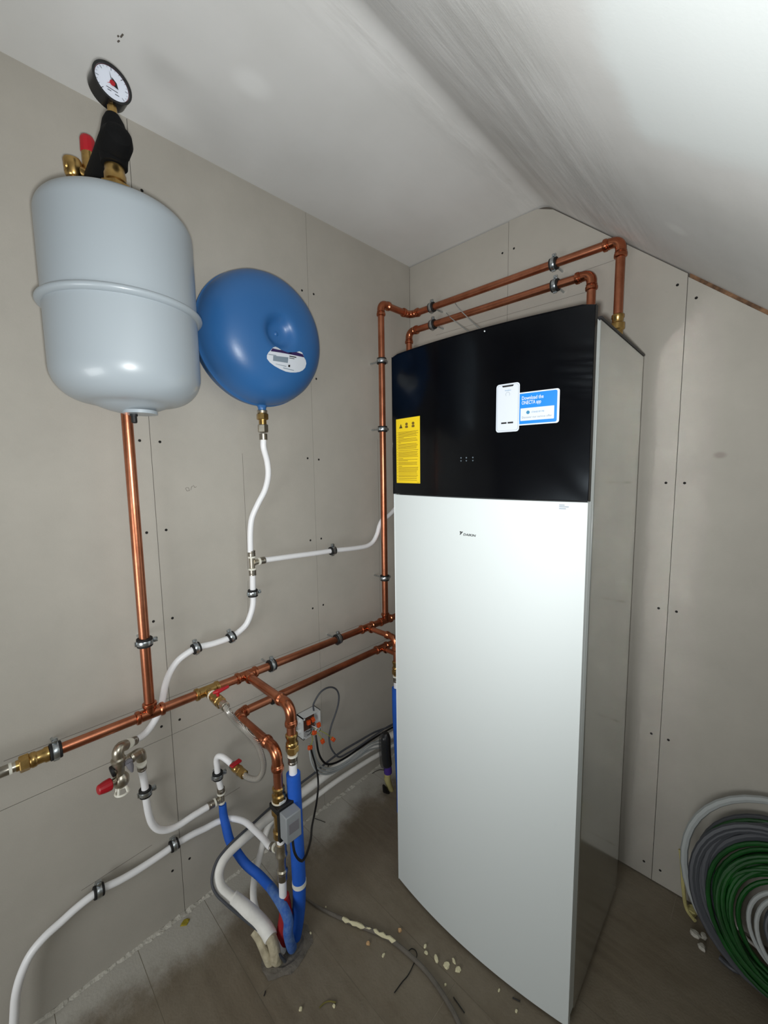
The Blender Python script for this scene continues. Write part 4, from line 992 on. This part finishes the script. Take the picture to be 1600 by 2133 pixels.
# ------------------------------------------------------------------ inlet safety valve group
sv = thing('safety_valve_group', 'nickel inlet safety valve with red knob and white funnel below header', 'valve', (0.09, -1.374, 0.6715))
e0 = V((0.05, -1.33, 0.7071)); e1 = V((0.072, -1.352, 0.7202)); e2 = V((0.088, -1.374, 0.7199)); e3 = V((0.088, -1.375, 0.6974))
ferrule(sv, V((0.047, -1.322, 0.7066)), e1 - V((0.047, -1.322, 0.7066)))
MB().tube(fillet([e1, V((0.09, -1.375, 0.7328)), e3], .016, 8), [.0105] * 2 + [.0155] * 8, 18).build('elbow_fitting', 'nickel', sv) if False else \
MB().tube(fillet([e1, V((0.09, -1.375, 0.7328)), e3], .014, 8), .0145, 18).build('elbow_fitting', 'nickel', sv)
SX = 0.088; sy = e3.y; 
zz = lambda v: [0.7276, 0.7138, 0.6999, 0.686, 0.6721, 0.6582, 0.6442, 0.6303, 0.6163, 0.6023, 0.5883, 0.5742][int((v - 1560) / 10)] + ((v - 1560) % 10) / 10 * (-0.0125)
MB().lathe([(.015, zz(1578)), (.0185, zz(1580)), (.0185, zz(1584)), (.0165, zz(1586)), (.0165, zz(1597)), (.0135, zz(1600)), (.0125, zz(1612)), (.013, zz(1617))], (SX, sy, 0), (0, 0, -1) if False else (0, 0, 1), 20).build('valve_body', 'nickel', sv)
by_ = -1.373
MB().lathe([(.010, zz(1612)), (.0165, zz(1618)), (.0200, zz(1622)), (.0205, zz(1632)), (.017, zz(1638)), (.012, zz(1640))], (SX, by_, 0), (0, 0, 1), 22).build('discharge_bowl', 'nickel', sv)
# white funnel: open ring on two ribs
zb = zz(1640); zr = zz(1654)
fn = MB().tube([(SX + .0165 * math.cos(2*PI*k/24), by_ + .0165 * math.sin(2*PI*k/24), zr) for k in range(24)], .0032, 8, closed=True)
for s_ in (0, 1, 2, 3):
    a = PI / 4 + PI / 2 * s_
    fn.tube([(SX + .012 * math.cos(a), by_ + .012 * math.sin(a), zb + .002), (SX + .0165 * math.cos(a), by_ + .0165 * math.sin(a), zr)], .0034, 6)
fn.build('funnel', 'white_ring', sv)
kb = V((0.088, -1.395, 0.6712))
MB().lathe([(.0125, 0), (.0155, .001), (.0155, .007), (.012, .009)], kb + V((0, .008, 0)), (0, -1, -.2), 18).build('black_knob', 'dark', sv)
MB().tube([kb + V((0, .006, 0)), V((SX, sy, kb.z - .001))], .011, 14).build('knob_neck', 'nickel', sv)
r0 = V((0.098, -1.399, 0.6435)); r1 = V((0.104, -1.43, 0.646)); 
MB().tube([V((SX, by_ - .004, zz(1622))), r0], [.008, .010], 14).build('red_knob_neck', 'nickel', sv)
rdn = (r1 - r0)
MB().lathe([(.0155, 0), (.0165, .002), (.0155, rdn.length * .5), (.0125, rdn.length - .002), (.010, rdn.length)], r0, rdn, 14).build('red_knob', 'red_plastic', sv, smooth=20)
a0_ = V((SX, sy, zz(1590))); a1_ = V((0.085, -1.348, 0.6821)); a2_ = V((0.07, -1.319, 0.6777)); a3_ = V((0.066, -1.315, 0.6556))
MB().tube([a0_, a1_], .0095, 14).build('side_arm', 'nickel', sv)
MB().tube([a1_, a1_ + (a2_ - a1_) * .12, a2_ + V((0, -.004, 0))], [.010, .0145, .0145], 16).build('stop_valve_body', 'nickel', sv)
MB().tube(fillet([a2_ + V((0, -.012, 0)), a2_ + V((0, .002, .001)), a3_ + V((0, .001, -.003))], .008, 6), .0135, 16).build('elbow_fitting', 'nickel', sv)
ferrule(sv, V((0.054, -1.312, 0.6139)), a3_ - V((0.054, -1.312, 0.6139)), L_=.018)
lv = V((0.098, -1.353, 0.6812))
MB().lathe([(.010, 0), (.010, .006)], lv + V((-.004, 0, 0)), (1, 0, 0), 14).tube([lv, lv + V((.004, .003, -.014)), lv + V((.003, .006, -.030))], [.009, .008, .003], 10).build('grey_lever', 'lever_grey', sv)

# ------------------------------------------------------------------ filling hose with two valves
hv = thing('ball_valve', 'brass valve with red lever on the copper header tee', 'valve', (HX + .04, BVY, HZ))
vA = V((HX + .036, BVY, HZ)); 
MB().lathe([(.011, 0), (.0155, .002), (.0155, .006), (.012, .007)], vA, (1, 0, 0), 16).build('stop_ring', 'white_ring', hv)
MB().lathe([(.012, .006), (.015, .010), (.0155, .026), (.013, .030), (.015, .034), (.0165, .040), (.0165, .056), (.012, .060)], vA, (1, 0, 0), 18).build('valve_body', 'brass', hv)
MB().lathe([(.014, .058), (.0165, .060), (.0165, .072), (.012, .074)], vA, (1, 0, 0), 6).build('hose_nut', 'brass', hv)
MB().lathe([(.0115, .074), (.0130, .075), (.0130, .098), (.0115, .099)], vA, (1, 0, 0), 16).build('hose_clip', 'nickel', hv)
vc = vA + V((.046, 0, .014))
MB().lathe([(.005, 0), (.005, .012)], vc, (0, 0, 1), 10).tube([vc + V((-.006, -.012, .013)), vc + V((0, 0, .015)), vc + V((.002, .016, .017)), vc + V((.002, .034, .019))], [.004, .0075, .0055, .0045], 10).build('red_lever', 'red_plastic', hv)
hv2 = thing('ball_valve', 'lower brass valve with red lever above blue sleeve tee', 'valve', tuple(LV))
MB().lathe([(.010, -.012), (.0125, -.010), (.0125, .000), (.0095, .002)], LV, LVd, 16).build('press_sleeve', 'steel', hv2)
MB().lathe([(.010, 0), (.0145, .003), (.0145, .018), (.012, .022)], LV, LVd, 16).build('valve_body', 'brass', hv2)
MB().lathe([(.012, .022), (.0155, .025), (.0155, .036), (.013, .038)], LV, LVd, 6).build('hose_nut', 'brass', hv2)
MB().lathe([(.0125, .038), (.0140, .039), (.0140, .060), (.0125, .061)], LV, LVd, 16).build('hose_clip', 'brass', hv2)
lc = LV + LVd * .010
mt = frame(lc + V((0, 0, .011)), (0, 0, 1), (0.2, -1, 0))
MB().box((-.020, -.008, 0), (.018, .008, .008), mt).box((-.006, -.006, -.012), (.006, .006, .001), mt).build('red_lever', 'red_plastic', hv2, bevel=.002)
fh = thing('filling_hose', 'clear braided filling hose looping between the two red-levered valves', 'hose', tuple(LV + LVd * .05))
h0 = vA + V((.094, 0, 0)); h1 = LV + LVd * .055
q = [tuple(h0), tuple(h0 + V((.022, .002, -.012)))] + [(0.215, -1.085, 0.7224), (0.235, -1.063, 0.688), (0.245, -1.04, 0.6442), (0.25, -1.029, 0.6017), (0.245, -1.022, 0.5626), (0.235, -1.023, 0.5297), (0.22, -1.032, 0.5083)] + [tuple(h1 + LVd * .022), tuple(h1)]
MB().tube(smooth_curve(q, 6), .0088, 16).build('hose', 'hose', fh)

# ------------------------------------------------------------------ white insulated line pair, with cables
ls = thing('insulated_line', 'thick white insulated line curving low across wall and into floor hole', 'insulated pipe', (0.35, -1.07, 0))
q = [(0.035, -0.02, .135)] + [(0.035, -0.1936, 0.1485), (0.034, -0.3935, 0.1642), (0.036, -0.5698, 0.1807), (0.045, -0.7581, 0.1817), (0.055, -0.8364, 0.1897), (0.07, -0.9142, 0.2002), (0.1, -0.9919, 0.2231), (0.12, -1.048, 0.238), (0.13, -1.098, 0.2381), (0.14, -1.13, 0.2299), (0.15, -1.149, 0.207), (0.17, -1.153, 0.183), (0.19, -1.143, 0.1631), (0.215, -1.126, 0.1433)]
MB().tube(smooth_curve(q, 5), .0172, 18).build('insulation', 'white_foam', ls)
q2 = [(0.205, -1.133, 0.1534), (0.22, -1.122, 0.1408), (0.25, -1.103, 0.1201), (0.28, -1.083, 0.092), (0.308, -1.073, 0.0751), (0.334, -1.072, 0.0668)]
c2 = smooth_curve(q2, 5); MB().tube(c2, [.0165] + [.0215] * (len(c2) - 2) + [.020], 20).build('outer_sleeve', 'white_foam', ls)
MB().tube(smooth_curve([q2[-2], q2[-1]] + [(0.352, -1.072, 0.0434), (0.358, -1.074, 0.0221)] + [(0.356, -1.062, -.001)], 5), .0165, 18).build('insulation', 'dusty_foam', ls)
ls2 = thing('insulated_line', 'thinner white line behind the thick one, dropping to the floor', 'insulated pipe', (0.2, -1.05, 0))
q = [(0.032, -0.02, .105)] + [(0.03, -0.1893, 0.0862), (0.03, -0.3914, 0.1021), (0.03, -0.5673, 0.1114), (0.032, -0.7234, 0.111), (0.046, -0.8244, 0.1348), (0.065, -0.8879, 0.1753), (0.08, -0.9271, 0.1782), (0.095, -0.9523, 0.1631), (0.11, -0.9732, 0.1445), (0.13, -0.9985, 0.1248), (0.15, -1.025, 0.1012), (0.18, -1.048, 0.0791), (0.215, -1.061, 0.0645), (0.27, -1.069, 0.0655), (0.32, -1.072, 0.0694)] + [(0.345, -1.04, -.001)]
MB().tube(smooth_curve(q, 5), .0112, 16).build('insulation', 'white_foam', ls2)
ls3 = thing('insulated_line', 'dusty cream tube end beside the thick line at the floor hole', 'insulated pipe', (0.33, -1.09, 0))
q = [(0.27, -1.094, 0.0577), (0.29, -1.089, 0.0454), (0.315, -1.089, 0.034), (0.338, -1.09, 0.024)] + [(0.347, -1.084, -.001)]
MB().tube(smooth_curve(q, 5), [.008] + [.0135] * 14 + [.0165] * 6, 14).build('tube', 'dusty_foam', ls3) if False else \
MB().tube(smooth_curve(q, 4), .0140, 14).build('tube', 'dusty_foam', ls3)

def cable(name, pts, r, m, label, cat='cable', n=10, grp=None, sm=6):
    c = smooth_curve(pts, sm); t_ = MB().tube(c, r, n)
    return single(t_, name, m, label, cat, c[0], grp)
cable('control_cable', [(0.05, -0.02, .20)] + [(0.048, -0.2416, 0.2197), (0.046, -0.3429, 0.2391), (0.044, -0.4434, 0.2437), (0.046, -0.5372, 0.2502), (0.05, -0.6316, 0.248), (0.052, -0.6913, 0.2396), (0.055, -0.7603, 0.2375), (0.06, -0.8505, 0.2323), (0.072, -0.9216, 0.2359), (0.098, -0.9896, 0.2483), (0.125, -1.069, 0.2613), (0.132, -1.111, 0.2562), (0.14, -1.145, 0.2443), (0.152, -1.166, 0.2221), (0.17, -1.175, 0.2026), (0.19, -1.17, 0.1812), (0.21, -1.159, 0.1649), (0.24, -1.138, 0.1361), (0.27, -1.114, 0.1048), (0.3, -1.092, 0.0788), (0.33, -1.08, 0.0606), (0.36, -1.074, 0.0503)] + [(0.375, -1.05, -.001)],
      .0044, 'cable_dark', 'dark grey cable following the thick white line down to the floor')
cable('power_cable', [(0.052, -0.6826, 0.3999), (0.06, -0.6845, 0.3771), (0.062, -0.6803, 0.3353), (0.062, -0.6647, 0.2892), (0.06, -0.6367, 0.2507), (0.058, -0.5914, 0.2285), (0.054, -0.5227, 0.2165), (0.052, -0.4514, 0.2152), (0.052, -0.3493, 0.2158), (0.052, -0.2426, 0.2093)] + [(0.055, -0.02, .18)],
      .0042, 'cable_black', 'black cable from junction box running right along the white lines')
cable('power_cable', [(0.065, -0.7175, 0.3653), (0.068, -0.7115, 0.3321), (0.07, -0.7025, 0.2921), (0.08, -0.6996, 0.2449), (0.09, -0.7063, 0.2034), (0.12, -0.7367, 0.1792), (0.16, -0.778, 0.1735), (0.22, -0.8317, 0.1995), (0.29, -0.8848, 0.2408), (0.345, -0.9325, 0.2764), (0.38, -0.9673, 0.2987), (0.395, -0.9897, 0.3102), (0.398, -1.006, 0.3316), (0.396, -1.016, 0.3595), (0.39, -1.016, 0.3792)] + [(0.384, -1.014, .403)],
      .0038, 'cable_black', 'black cable hanging from junction box in a loop to valve box')
cable('control_cable', [(0.03, -0.6725, 0.4935), (0.034, -0.6766, 0.5246), (0.038, -0.6653, 0.5466), (0.04, -0.645, 0.5662), (0.042, -0.6185, 0.574), (0.042, -0.5878, 0.5678), (0.042, -0.5595, 0.5451), (0.042, -0.5472, 0.5123), (0.042, -0.5526, 0.4725), (0.044, -0.573, 0.4339), (0.05, -0.6002, 0.3989), (0.055, -0.6158, 0.363), (0.058, -0.6145, 0.3221), (0.06, -0.5966, 0.2803), (0.062, -0.5699, 0.2466), (0.062, -0.5288, 0.24), (0.062, -0.46, 0.2353), (0.062, -0.3586, 0.2375), (0.062, -0.2526, 0.2365)] + [(0.062, -0.02, .20)],
      .0036, 'cable_dark', 'grey cable making a tall loop above the junction box')
for pts_, lb_ in (([(0.052, -0.7148, 0.3784), (0.056, -0.7168, 0.3394), (0.058, -0.7105, 0.2946), (0.058, -0.6858, 0.2429), (0.058, -0.6444, 0.2078), (0.056, -0.5913, 0.1868), (0.054, -0.5239, 0.1779), (0.052, -0.4526, 0.1743), (0.05, -0.374, 0.1691), (0.05, -0.3064, 0.144), (0.05, -0.2285, 0.096)], 'lowest of three light grey cables sweeping right from junction box'),
                  ([(0.05, -0.6965, 0.3785), (0.053, -0.6933, 0.3315), (0.055, -0.682, 0.2834), (0.056, -0.6494, 0.2382), (0.056, -0.6012, 0.2083), (0.055, -0.5382, 0.1957), (0.053, -0.4528, 0.1975), (0.052, -0.3815, 0.2008), (0.052, -0.3142, 0.1853), (0.052, -0.2297, 0.1491)], 'uppermost of three light grey cables sweeping right from junction box'),
                  ([(0.055, -0.7073, 0.3802), (0.058, -0.7063, 0.3389), (0.061, -0.6984, 0.2893), (0.062, -0.6714, 0.2443), (0.062, -0.6268, 0.2119), (0.06, -0.5619, 0.1935), (0.058, -0.49, 0.1864), (0.056, -0.4135, 0.1885), (0.055, -0.3434, 0.1822), (0.055, -0.2333, 0.1294)], 'middle of three light grey cables sweeping right from junction box')):
    cable('installation_cable', pts_ + [(.055, -.03, pts_[-1][2] - .02)], .0040, 'cable_grey', lb_, grp='grey cables from junction box')

# ------------------------------------------------------------------ junction box
jb = thing('junction_box', 'open grey junction box with orange wire connectors on left wall', 'electrical box', (0.0, -.69, .40))
jy0, jy1, jz0, jz1, jd = -.738, -.650, .402, .496, .044
MB().box((.0005, jy0, jz0), (.003, jy1, jz1)).build('back_plate', 'wire_brown', jb)
fr = MB(); tw = .0035
fr.box((.001, jy0, jz1 - tw), (jd, jy1, jz1)).box((.001, jy0, jz0), (jd, jy1, jz0 + tw)).box((.001, jy0, jz0), (jd, jy0 + tw, jz1)).box((.001, jy1 - tw, jz0), (jd, jy1, jz1))
fr.box((jd - .003, jy0 + .001, jz1 - .012), (jd, jy0 + .012, jz1 - .001)).box((jd - .003, jy1 - .012, jz0 + .001), (jd, jy1 - .001, jz0 + .012)).box((jd - .003, jy0 + .001, jz0 + .001), (jd, jy0 + .010, jz0 + .010))
fr.build('box_frame', 'box_grey', jb)
MB().tube([(.02, jy0 - .012, jz1 - .02), (.02, jy0 + .002, jz1 - .02)], .010, 12).tube([(.02, jy0 - .012, jz0 + .03), (.02, jy0 + .002, jz0 + .03)], .010, 12).build('cable_entry', 'box_grey', jb)
rnd = random.Random(21)
conn = [(646, 1508, .038), (652, 1500, .035), (658, 1515, .055), (665, 1511, .05), (655, 1527, .060), (673, 1545, .066), (669, 1548, .063), (646, 1559, .062), (694, 1541, .060)]
for (p_, dirn) in zip([(0.034, -0.7034, 0.459), (0.032, -0.6802, 0.4597), (0.052, -0.6663, 0.4386), (0.06, -0.6948, 0.4225), (0.064, -0.6582, 0.3675), (0.066, -0.7226, 0.3748), (0.062, -0.6012, 0.3457)], ((0,1,0),(0,1,.3),(0,1,.1),(0,.2,1),(0,1,.25),(0,.2,1),(0,.6,.5))):
    m_ = frame(p_, dirn, (1, 0, 0))
    c_ = MB().box((-.0055, -.0085, -.0075), (.0055, .0085, .0075), m_).box((.0055, -.0075, -.005), (.0072, -.0012, .0068), m_).box((.0055, .0012, -.005), (.0072, .0075, .0068), m_).build('wire_connector', 'orange_plastic', jb, bevel=.0008)
for a, b, m_ in (((0.02, -0.6784, 0.4085), (0.034, -0.7034, 0.459), 'wire_brown'), ((0.02, -0.6732, 0.4167), (0.032, -0.6802, 0.4597), 'wire_brown'), ((0.03, -0.6733, 0.4106), (0.064, -0.6582, 0.3675), 'wire_yellow'),
                 ((0.03, -0.6754, 0.4202), (0.062, -0.6012, 0.3457), 'wire_yellow'), ((0.03, -0.6905, 0.4085), (0.066, -0.7224, 0.3789), 'wire_yellow'), ((0.03, -0.685, 0.4249), (0.05, -0.7235, 0.4197), 'cable_black'),
                 ((0.03, -0.678, 0.4172), (0.055, -0.7082, 0.4164), 'cable_black'), ((0.02, -0.6897, 0.4312), (0.045, -0.7265, 0.4335), 'cable_black'), ((0.03, -0.6728, 0.4232), (0.052, -0.6663, 0.4386), 'white_pipe'),
                 ((0.03, -0.6847, 0.4333), (0.06, -0.6948, 0.4225), 'white_pipe')):
    a = V(a); b = V(b); mid = (a + b) / 2 + V((.014, rnd.uniform(-.006, .006), rnd.uniform(-.004, .012)))
    MB().tube(smooth_curve([a, mid, b], 5), .0014, 8).build('wire', m_, jb)

# ------------------------------------------------------------------ black wrapped bundle at the cabinet's left foot
bb = thing('wrapped_drain_tube', 'black plastic-wrapped tube with purple band beside the cabinet foot', 'tube', (0.1587, -0.3692, 0))
bc = smooth_curve([(0.155, -0.3689, 0.3008), (0.155, -0.3729, 0.2608), (0.155, -0.3711, 0.1895), (0.155, -0.3656, 0.1463)], 4)
MB().tube(bc, [.012, .017, .021, .022] + [.022] * (len(bc) - 4), 16).build('tube_wrap', 'gauge_case', bb)
MB().tube([V(v) + V((-.004, -.004, 0)) for v in bc], [.016, .021, .0255, .0265] + [.0268] * (len(bc) - 4), 16).build('plastic_bag', 'clear_plastic', bb)
MB().tube([(0.155, -0.3656, 0.1486), (0.155, -0.3617, 0.1035)], .0185, 16).build('band', 'purple_band', bb)
MB().tube([(0.155, -0.3632, 0.1068), (0.155, -0.367, 0.0756), (0.155, -0.3519, 0.0232), (0.155, -0.3328, -0.008)], [.0155, .015, .014, .009], 12).build('mounting_foam', 'cream_foam', bb)
MB().tube([(0.155, -0.3928, 0.0578), (0.155, -0.3808, 0.0266), (0.155, -0.3588, -0.0015)], [.005, .013, .006], 10).build('foam_offcut', 'dark', bb)
cable('sensor_wire', [(0.05, -0.3612, 0.041), (0.08, -0.3707, 0.0728), (0.13, -0.388, 0.1184), (0.16, -0.3932, 0.1364)], .0016, 'cable_black', 'short black wire sticking out left of the wrapped tube')

# ------------------------------------------------------------------ thin wires over the overhead pipes to the cabinet top
tw_a = [tuple(v) for v in [(0.222, -0.004, 2.251), (0.3057, -0.05, 2.182), (0.3566, -0.1, 2.145)]]
cable('sensor_wire', [(0.2221, -0.004, 2.201), (0.3092, -0.098, 2.137), (0.4261, -0.2, 2.053), (0.5974, -0.4, 1.942), (0.7704, -0.6442, 1.838)], .0018, 'cable_grey', 'left of two thin wires from back wall to cabinet top')
cable('sensor_wire', [(0.2614, -0.004, 2.247), (0.348, -0.098, 2.167), (0.4697, -0.2, 2.064), (0.6335, -0.4, 1.947), (0.8076, -0.6594, 1.838)], .0018, 'cable_grey', 'right of two thin wires from back wall to cabinet top')

# ------------------------------------------------------------------ coils leaning in the right corner
def coil(name, m, label, c, turns, Rr, rt, seed, spread, cat, tilt=.36, n=40, grp=None):
    rnd = random.Random(seed); o = thing(name, label, cat, (c[0], c[1] - .1, 0.0), grp)
    nrm = V((0.05, -math.cos(tilt), math.sin(tilt))).normalized(); u = V((1, 0, 0)); u = (u - nrm * u.dot(nrm)).normalized(); w = nrm.cross(u)
    if w.z < 0: w = -w
    pts = []; rad = rnd.uniform(*Rr); off = 0
    for t_ in range(turns):
        r2 = rnd.uniform(*Rr); of2 = rnd.uniform(-spread, spread); ex = rnd.uniform(-.016, .016); ez = rnd.uniform(-.012, .012)
        for k in range(n):
            q = k / n; a = 2 * PI * q; s = q * q * (3 - 2 * q)
            rr_ = rad + (r2 - rad) * s; oo = off + (of2 - off) * s
            P = V(c) + u * (math.cos(a) * rr_ + ex * math.sin(PI * q)) + w * (math.sin(a) * rr_ * 1.02 + ez * math.sin(PI * q)) + nrm * oo
            P.z = max(P.z, rt + .001); P.y = min(P.y, -rt - .002); pts.append(P)
        rad, off = r2, of2
    MB().tube(pts, rt, 8).build('coiled_strand', m, o)
    return o
CC = (1.455, -.135, .262)
coil('conduit_coil', 'cable_grey', 'outer coil of light grey conduit leaning on back wall right corner', (1.462, -.100, .27), 1, (.240, .246), .0105, 3, .012, 'coil', tilt=.30)
coil('conduit_coil', 'cable_dark', 'coil of dark grey conduit between outer grey and green loops', (1.462, -.120, .255), 9, (.160, .225), .0095, 14, .030, 'coil')
coil('cable_coil', 'cable_green', 'coil of green cable leaning inside the grey conduit loops', (1.475, -.160, .235), 17, (.120, .190), .0062, 7, .034, 'coil')
coil('cable_coil', 'cable_green', 'single wide green loop behind the main green coil', (1.468, -.125, .262), 2, (.196, .206), .0062, 9, .01, 'coil')
coil('conduit_coil', 'cable_grey', 'inner light grey cable loop inside the green coil', (1.485, -.190, .235), 2, (.094, .104), .0055, 5, .012, 'coil')
coil('conduit_coil', 'cable_dark', 'innermost dark cable loops at the right picture edge', (1.50, -.165, .235), 5, (.04, .09), .006, 25, .02, 'coil')

def chip(loc, sx, sy, sz, m, label, seed, cat='debris', grp=None, name='plaster_chip', rz=0.0, yz=None):
    rnd = random.Random(seed); mb = MB(); n = 8; vs = []
    for lay, (h, k_) in enumerate(((0, 1.0), (sz * .6, .98), (sz, .72))):
        for j in range(n):
            a = 2 * PI * j / n; q = rnd.uniform(.75, 1.15) * k_
            x = math.cos(a) * sx / 2 * q; y = math.sin(a) * sy / 2 * q
            vs.append((loc[0] + x * math.cos(rz) - y * math.sin(rz), loc[1] + x * math.sin(rz) + y * math.cos(rz), .0003 + h))
    fs = [tuple(range(n - 1, -1, -1)), tuple(2*n + j for j in range(n))]
    for l_ in range(2): fs += [(l_*n + j, l_*n + (j+1) % n, (l_+1)*n + (j+1) % n, (l_+1)*n + j) for j in range(n)]
    return single(mb.add(vs, fs), name, m, label, cat, (loc[0], loc[1], 0.0003), grp, smooth=0)
gd = 'crumbs scattered on the floor'
chip((0.5721, -0.747, 0), .014, .012, .006, 'chip_tan', 'tan crumb right of the dusty cord by cabinet', 1)
chip((0.5236, -0.8432, 0), .013, .012, .006, 'chip_tan', 'tan crumb below the plastered stretch of cord', 2)
chip((0.5812, -0.8326, 0), .008, .014, .004, 'chip', 'small pale crumb left of the dark hooked wire', 3)
chip((0.6596, -0.725, 0), .010, .012, .005, 'chip', 'topmost cream chip of the row beside the cabinet', 4)
chip((0.6729, -0.737, 0), .013, .010, .004, 'chip', 'second cream chip of the row beside the cabinet', 5)
chip((0.7045, -0.7275, 0), .022, .012, .005, 'chip', 'long cream chip in the middle of the row', 6, rz=-.6)
chip((0.7379, -0.7193, 0), .020, .024, .005, 'chip', 'largest cream chip of the row beside the cabinet', 7)
chip((0.7474, -0.6953, 0), .020, .008, .004, 'chip', 'flat cream sliver joined to the largest chip', 8, rz=-.5)
chip((0.7691, -0.7044, 0), .016, .020, .005, 'chip', 'lowest cream chip of the row beside the cabinet', 9, rz=-.4)
chip((0.5022, -1.082, 0), .010, .011, .005, 'chip', 'left pale crumb near the bottom picture edge', 10)
chip((0.5643, -1.014, 0), .010, .008, .005, 'chip', 'pale crumb at the end of the olive string', 11)
chip((0.3676, -0.9523, 0), .009, .007, .004, 'chip', 'pale crumb right of the floor hole', 12)
chip((0.8813, -0.6647, 0), .006, .011, .003, 'chip', 'tiny white crumb before the cabinet door', 13)
chip((0.9378, -0.6727, 0), .008, .009, .003, 'chip', 'tiny pale crumb near cabinet lower right', 14)
chip((0.7618, -0.7601, 0), .006, .008, .003, 'chip', 'tiny pinkish crumb left of the cord', 15)
chip((0.3398, -0.8683, 0), .006, .005, .003, 'chip', 'tiny white crumb beside the cord end', 16)
for k, (px_, lab_) in enumerate((((1.264, -0.1077, 0), 'crumpled white scrap at the foot of coils'), ((1.285, -0.1373, 0), 'lower white scrap at the foot of coils'), ((1.285, -0.0973, 0), 'small bright scrap at the foot of coils'))):
    chip(px_, .03 - .006 * k, .022, .010, 'plaster_dust', lab_, 30 + k)
cable('yellow_strip', [(1.204, -0.02, 0.1932), (1.212, -0.03, 0.1522), (1.222, -0.05, 0.0863), (1.235, -0.0406, 0.008), (1.259, -0.0645, 0.008)], .0058, 'cream_foam', 'cream foam strip left of the grey conduit coil', 'foam strip', n=8)
chip((1.248, -0.0292, 0), .030, .045, .012, 'cream_foam', 'lump of cream foam under the grey conduit', 41, cat='foam')
cable('white_offcut', [(1.356, 0.0091, 0.012), (1.384, -0.0203, 0.012), (1.422, -0.037, 0.012)], .004, 'white_foam', 'thin white strip on floor under green coil', 'offcut', n=8)
cable('white_offcut', [(1.39, -0.0648, 0.01), (1.413, -0.0855, 0.01), (1.444, -0.091, 0.01)], .008, 'white_foam', 'thicker white strip on floor below green coil', 'offcut', n=8)
cable('black_offcut', [(1.328, -0.1385, 0.008), (1.362, -0.1475, 0.008), (1.409, -0.1269, 0.008), (1.444, -0.1457, 0.008)], .007, 'cable_dark', 'dark cable end lying on the floor beneath coils', 'offcut', n=8)

# cord and strings on the floor
cp = smooth_curve([(0.2611, -0.902, 0.006), (0.3077, -0.8929, 0.006), (0.3549, -0.8777, 0.006), (0.4215, -0.8514, 0.006), (0.4967, -0.8173, 0.006), (0.5622, -0.791, 0.006), (0.6349, -0.7792, 0.006), (0.7017, -0.7759, 0.006), (0.7597, -0.7829, 0.006), (0.8129, -0.7956, 0.006), (0.8663, -0.816, 0.006)], 6)
single(MB().tube(cp, [.003 + .0035 * min(1, k / 20) for k in range(len(cp))], 10), 'dusty_cord', 'cord_dust', 'dust-covered grey cord snaking over floor to the bottom edge', 'cord', cp[0])
mb = MB(); rnd = random.Random(17)
seg = [cp[k] + V((.004 + rnd.uniform(-.002, .002), rnd.uniform(-.002, .002), .003)) for k in range(17, 33)]
mb.tube(seg, [.002 + rnd.uniform(.0005, .005) for _ in seg], 8)
for k in (19, 22, 27, 30): mb.tube([cp[k] + V((.004, 0, .002)), cp[k] + V((.011, .003, .003))], [.005, .003], 6)
o = single(mb, 'plaster_crust', 'chip', 'cream plaster crust stuck on the middle of dusty cord', 'plaster', cp[24]); o['kind'] = 'stuff'
cable('dark_wire', [(0.6311, -0.7703, 0.004), (0.6343, -0.7602, 0.004), (0.6462, -0.7559, 0.004), (0.6575, -0.7626, 0.004), (0.6642, -0.7866, 0.004), (0.67, -0.82, 0.004), (0.6682, -0.8437, 0.004), (0.6683, -0.8769, 0.004)], .0014, 'cable_black', 'thin hooked dark wire lying across dusty cord', 'wire', n=6)
cable('dark_wire', [(0.7953, -0.7675, 0.002), (0.817, -0.7712, 0.002), (0.8367, -0.7749, 0.002)], .0014, 'cable_black', 'short straight dark wire right of the cord', 'wire', n=6)
cable('dark_wire', [(0.9168, -0.6535, 0.002), (0.9363, -0.6464, 0.002)], .0016, 'cable_black', 'tiny dark wire in front of cabinet door', 'wire', n=6)
cable('dark_wire', [(0.3943, -1.129, 0.002), (0.3992, -1.134, 0.002), (0.402, -1.138, 0.002)], .0014, 'cable_black', 'tiny dark wire bit on the left floor', 'wire', n=6)
cable('dark_wire', [(0.0208, -0.6801, 0.002), (0.0467, -0.669, 0.002), (0.0693, -0.6608, 0.002)], .0012, 'cable_black', 'dark thread on the floor behind the loop cable', 'wire', n=6)
cable('olive_string', [(0.5384, -1.044, 0.003), (0.5397, -1.03, 0.003), (0.5472, -1.017, 0.003), (0.5626, -1.006, 0.003)], .0018, 'olive', 'curled olive string near the bottom picture edge', 'string', n=6)
chip((0.0368, -1.221, 0), .022, .030, .004, 'yellow_paint', 'yellow paint blob on the dusty floor by left wall', 52, cat='paint blob', name='paint_blob')
# mortar collar where the lines enter the floor
mb = MB(); rnd = random.Random(9); n = 22; vs = []
cx_, cy_ = 0.352, -1.03
for (k_, h) in ((1.0, 0.0004), (.86, .004), (.7, .0055), (.55, .001)):
    for j in range(n):
        a = 2 * PI * j / n; q = k_ * rnd.uniform(.93, 1.07); vs.append((cx_ + math.cos(a) * .062 * q, cy_ + math.sin(a) * .085 * q, h + rnd.uniform(0, .0015)))
fs = []
for l_ in range(3): fs += [(l_*n + j, l_*n + (j+1) % n, (l_+1)*n + (j+1) % n, (l_+1)*n + j) for j in range(n)]
fs.append(tuple(3*n + j for j in range(n)))
single(mb.add(vs, fs), 'floor_mortar_patch', 'cord_dust', 'rough mortar patch where the pipes enter the floor', 'mortar', (cx_, cy_, 0.0), smooth=0)
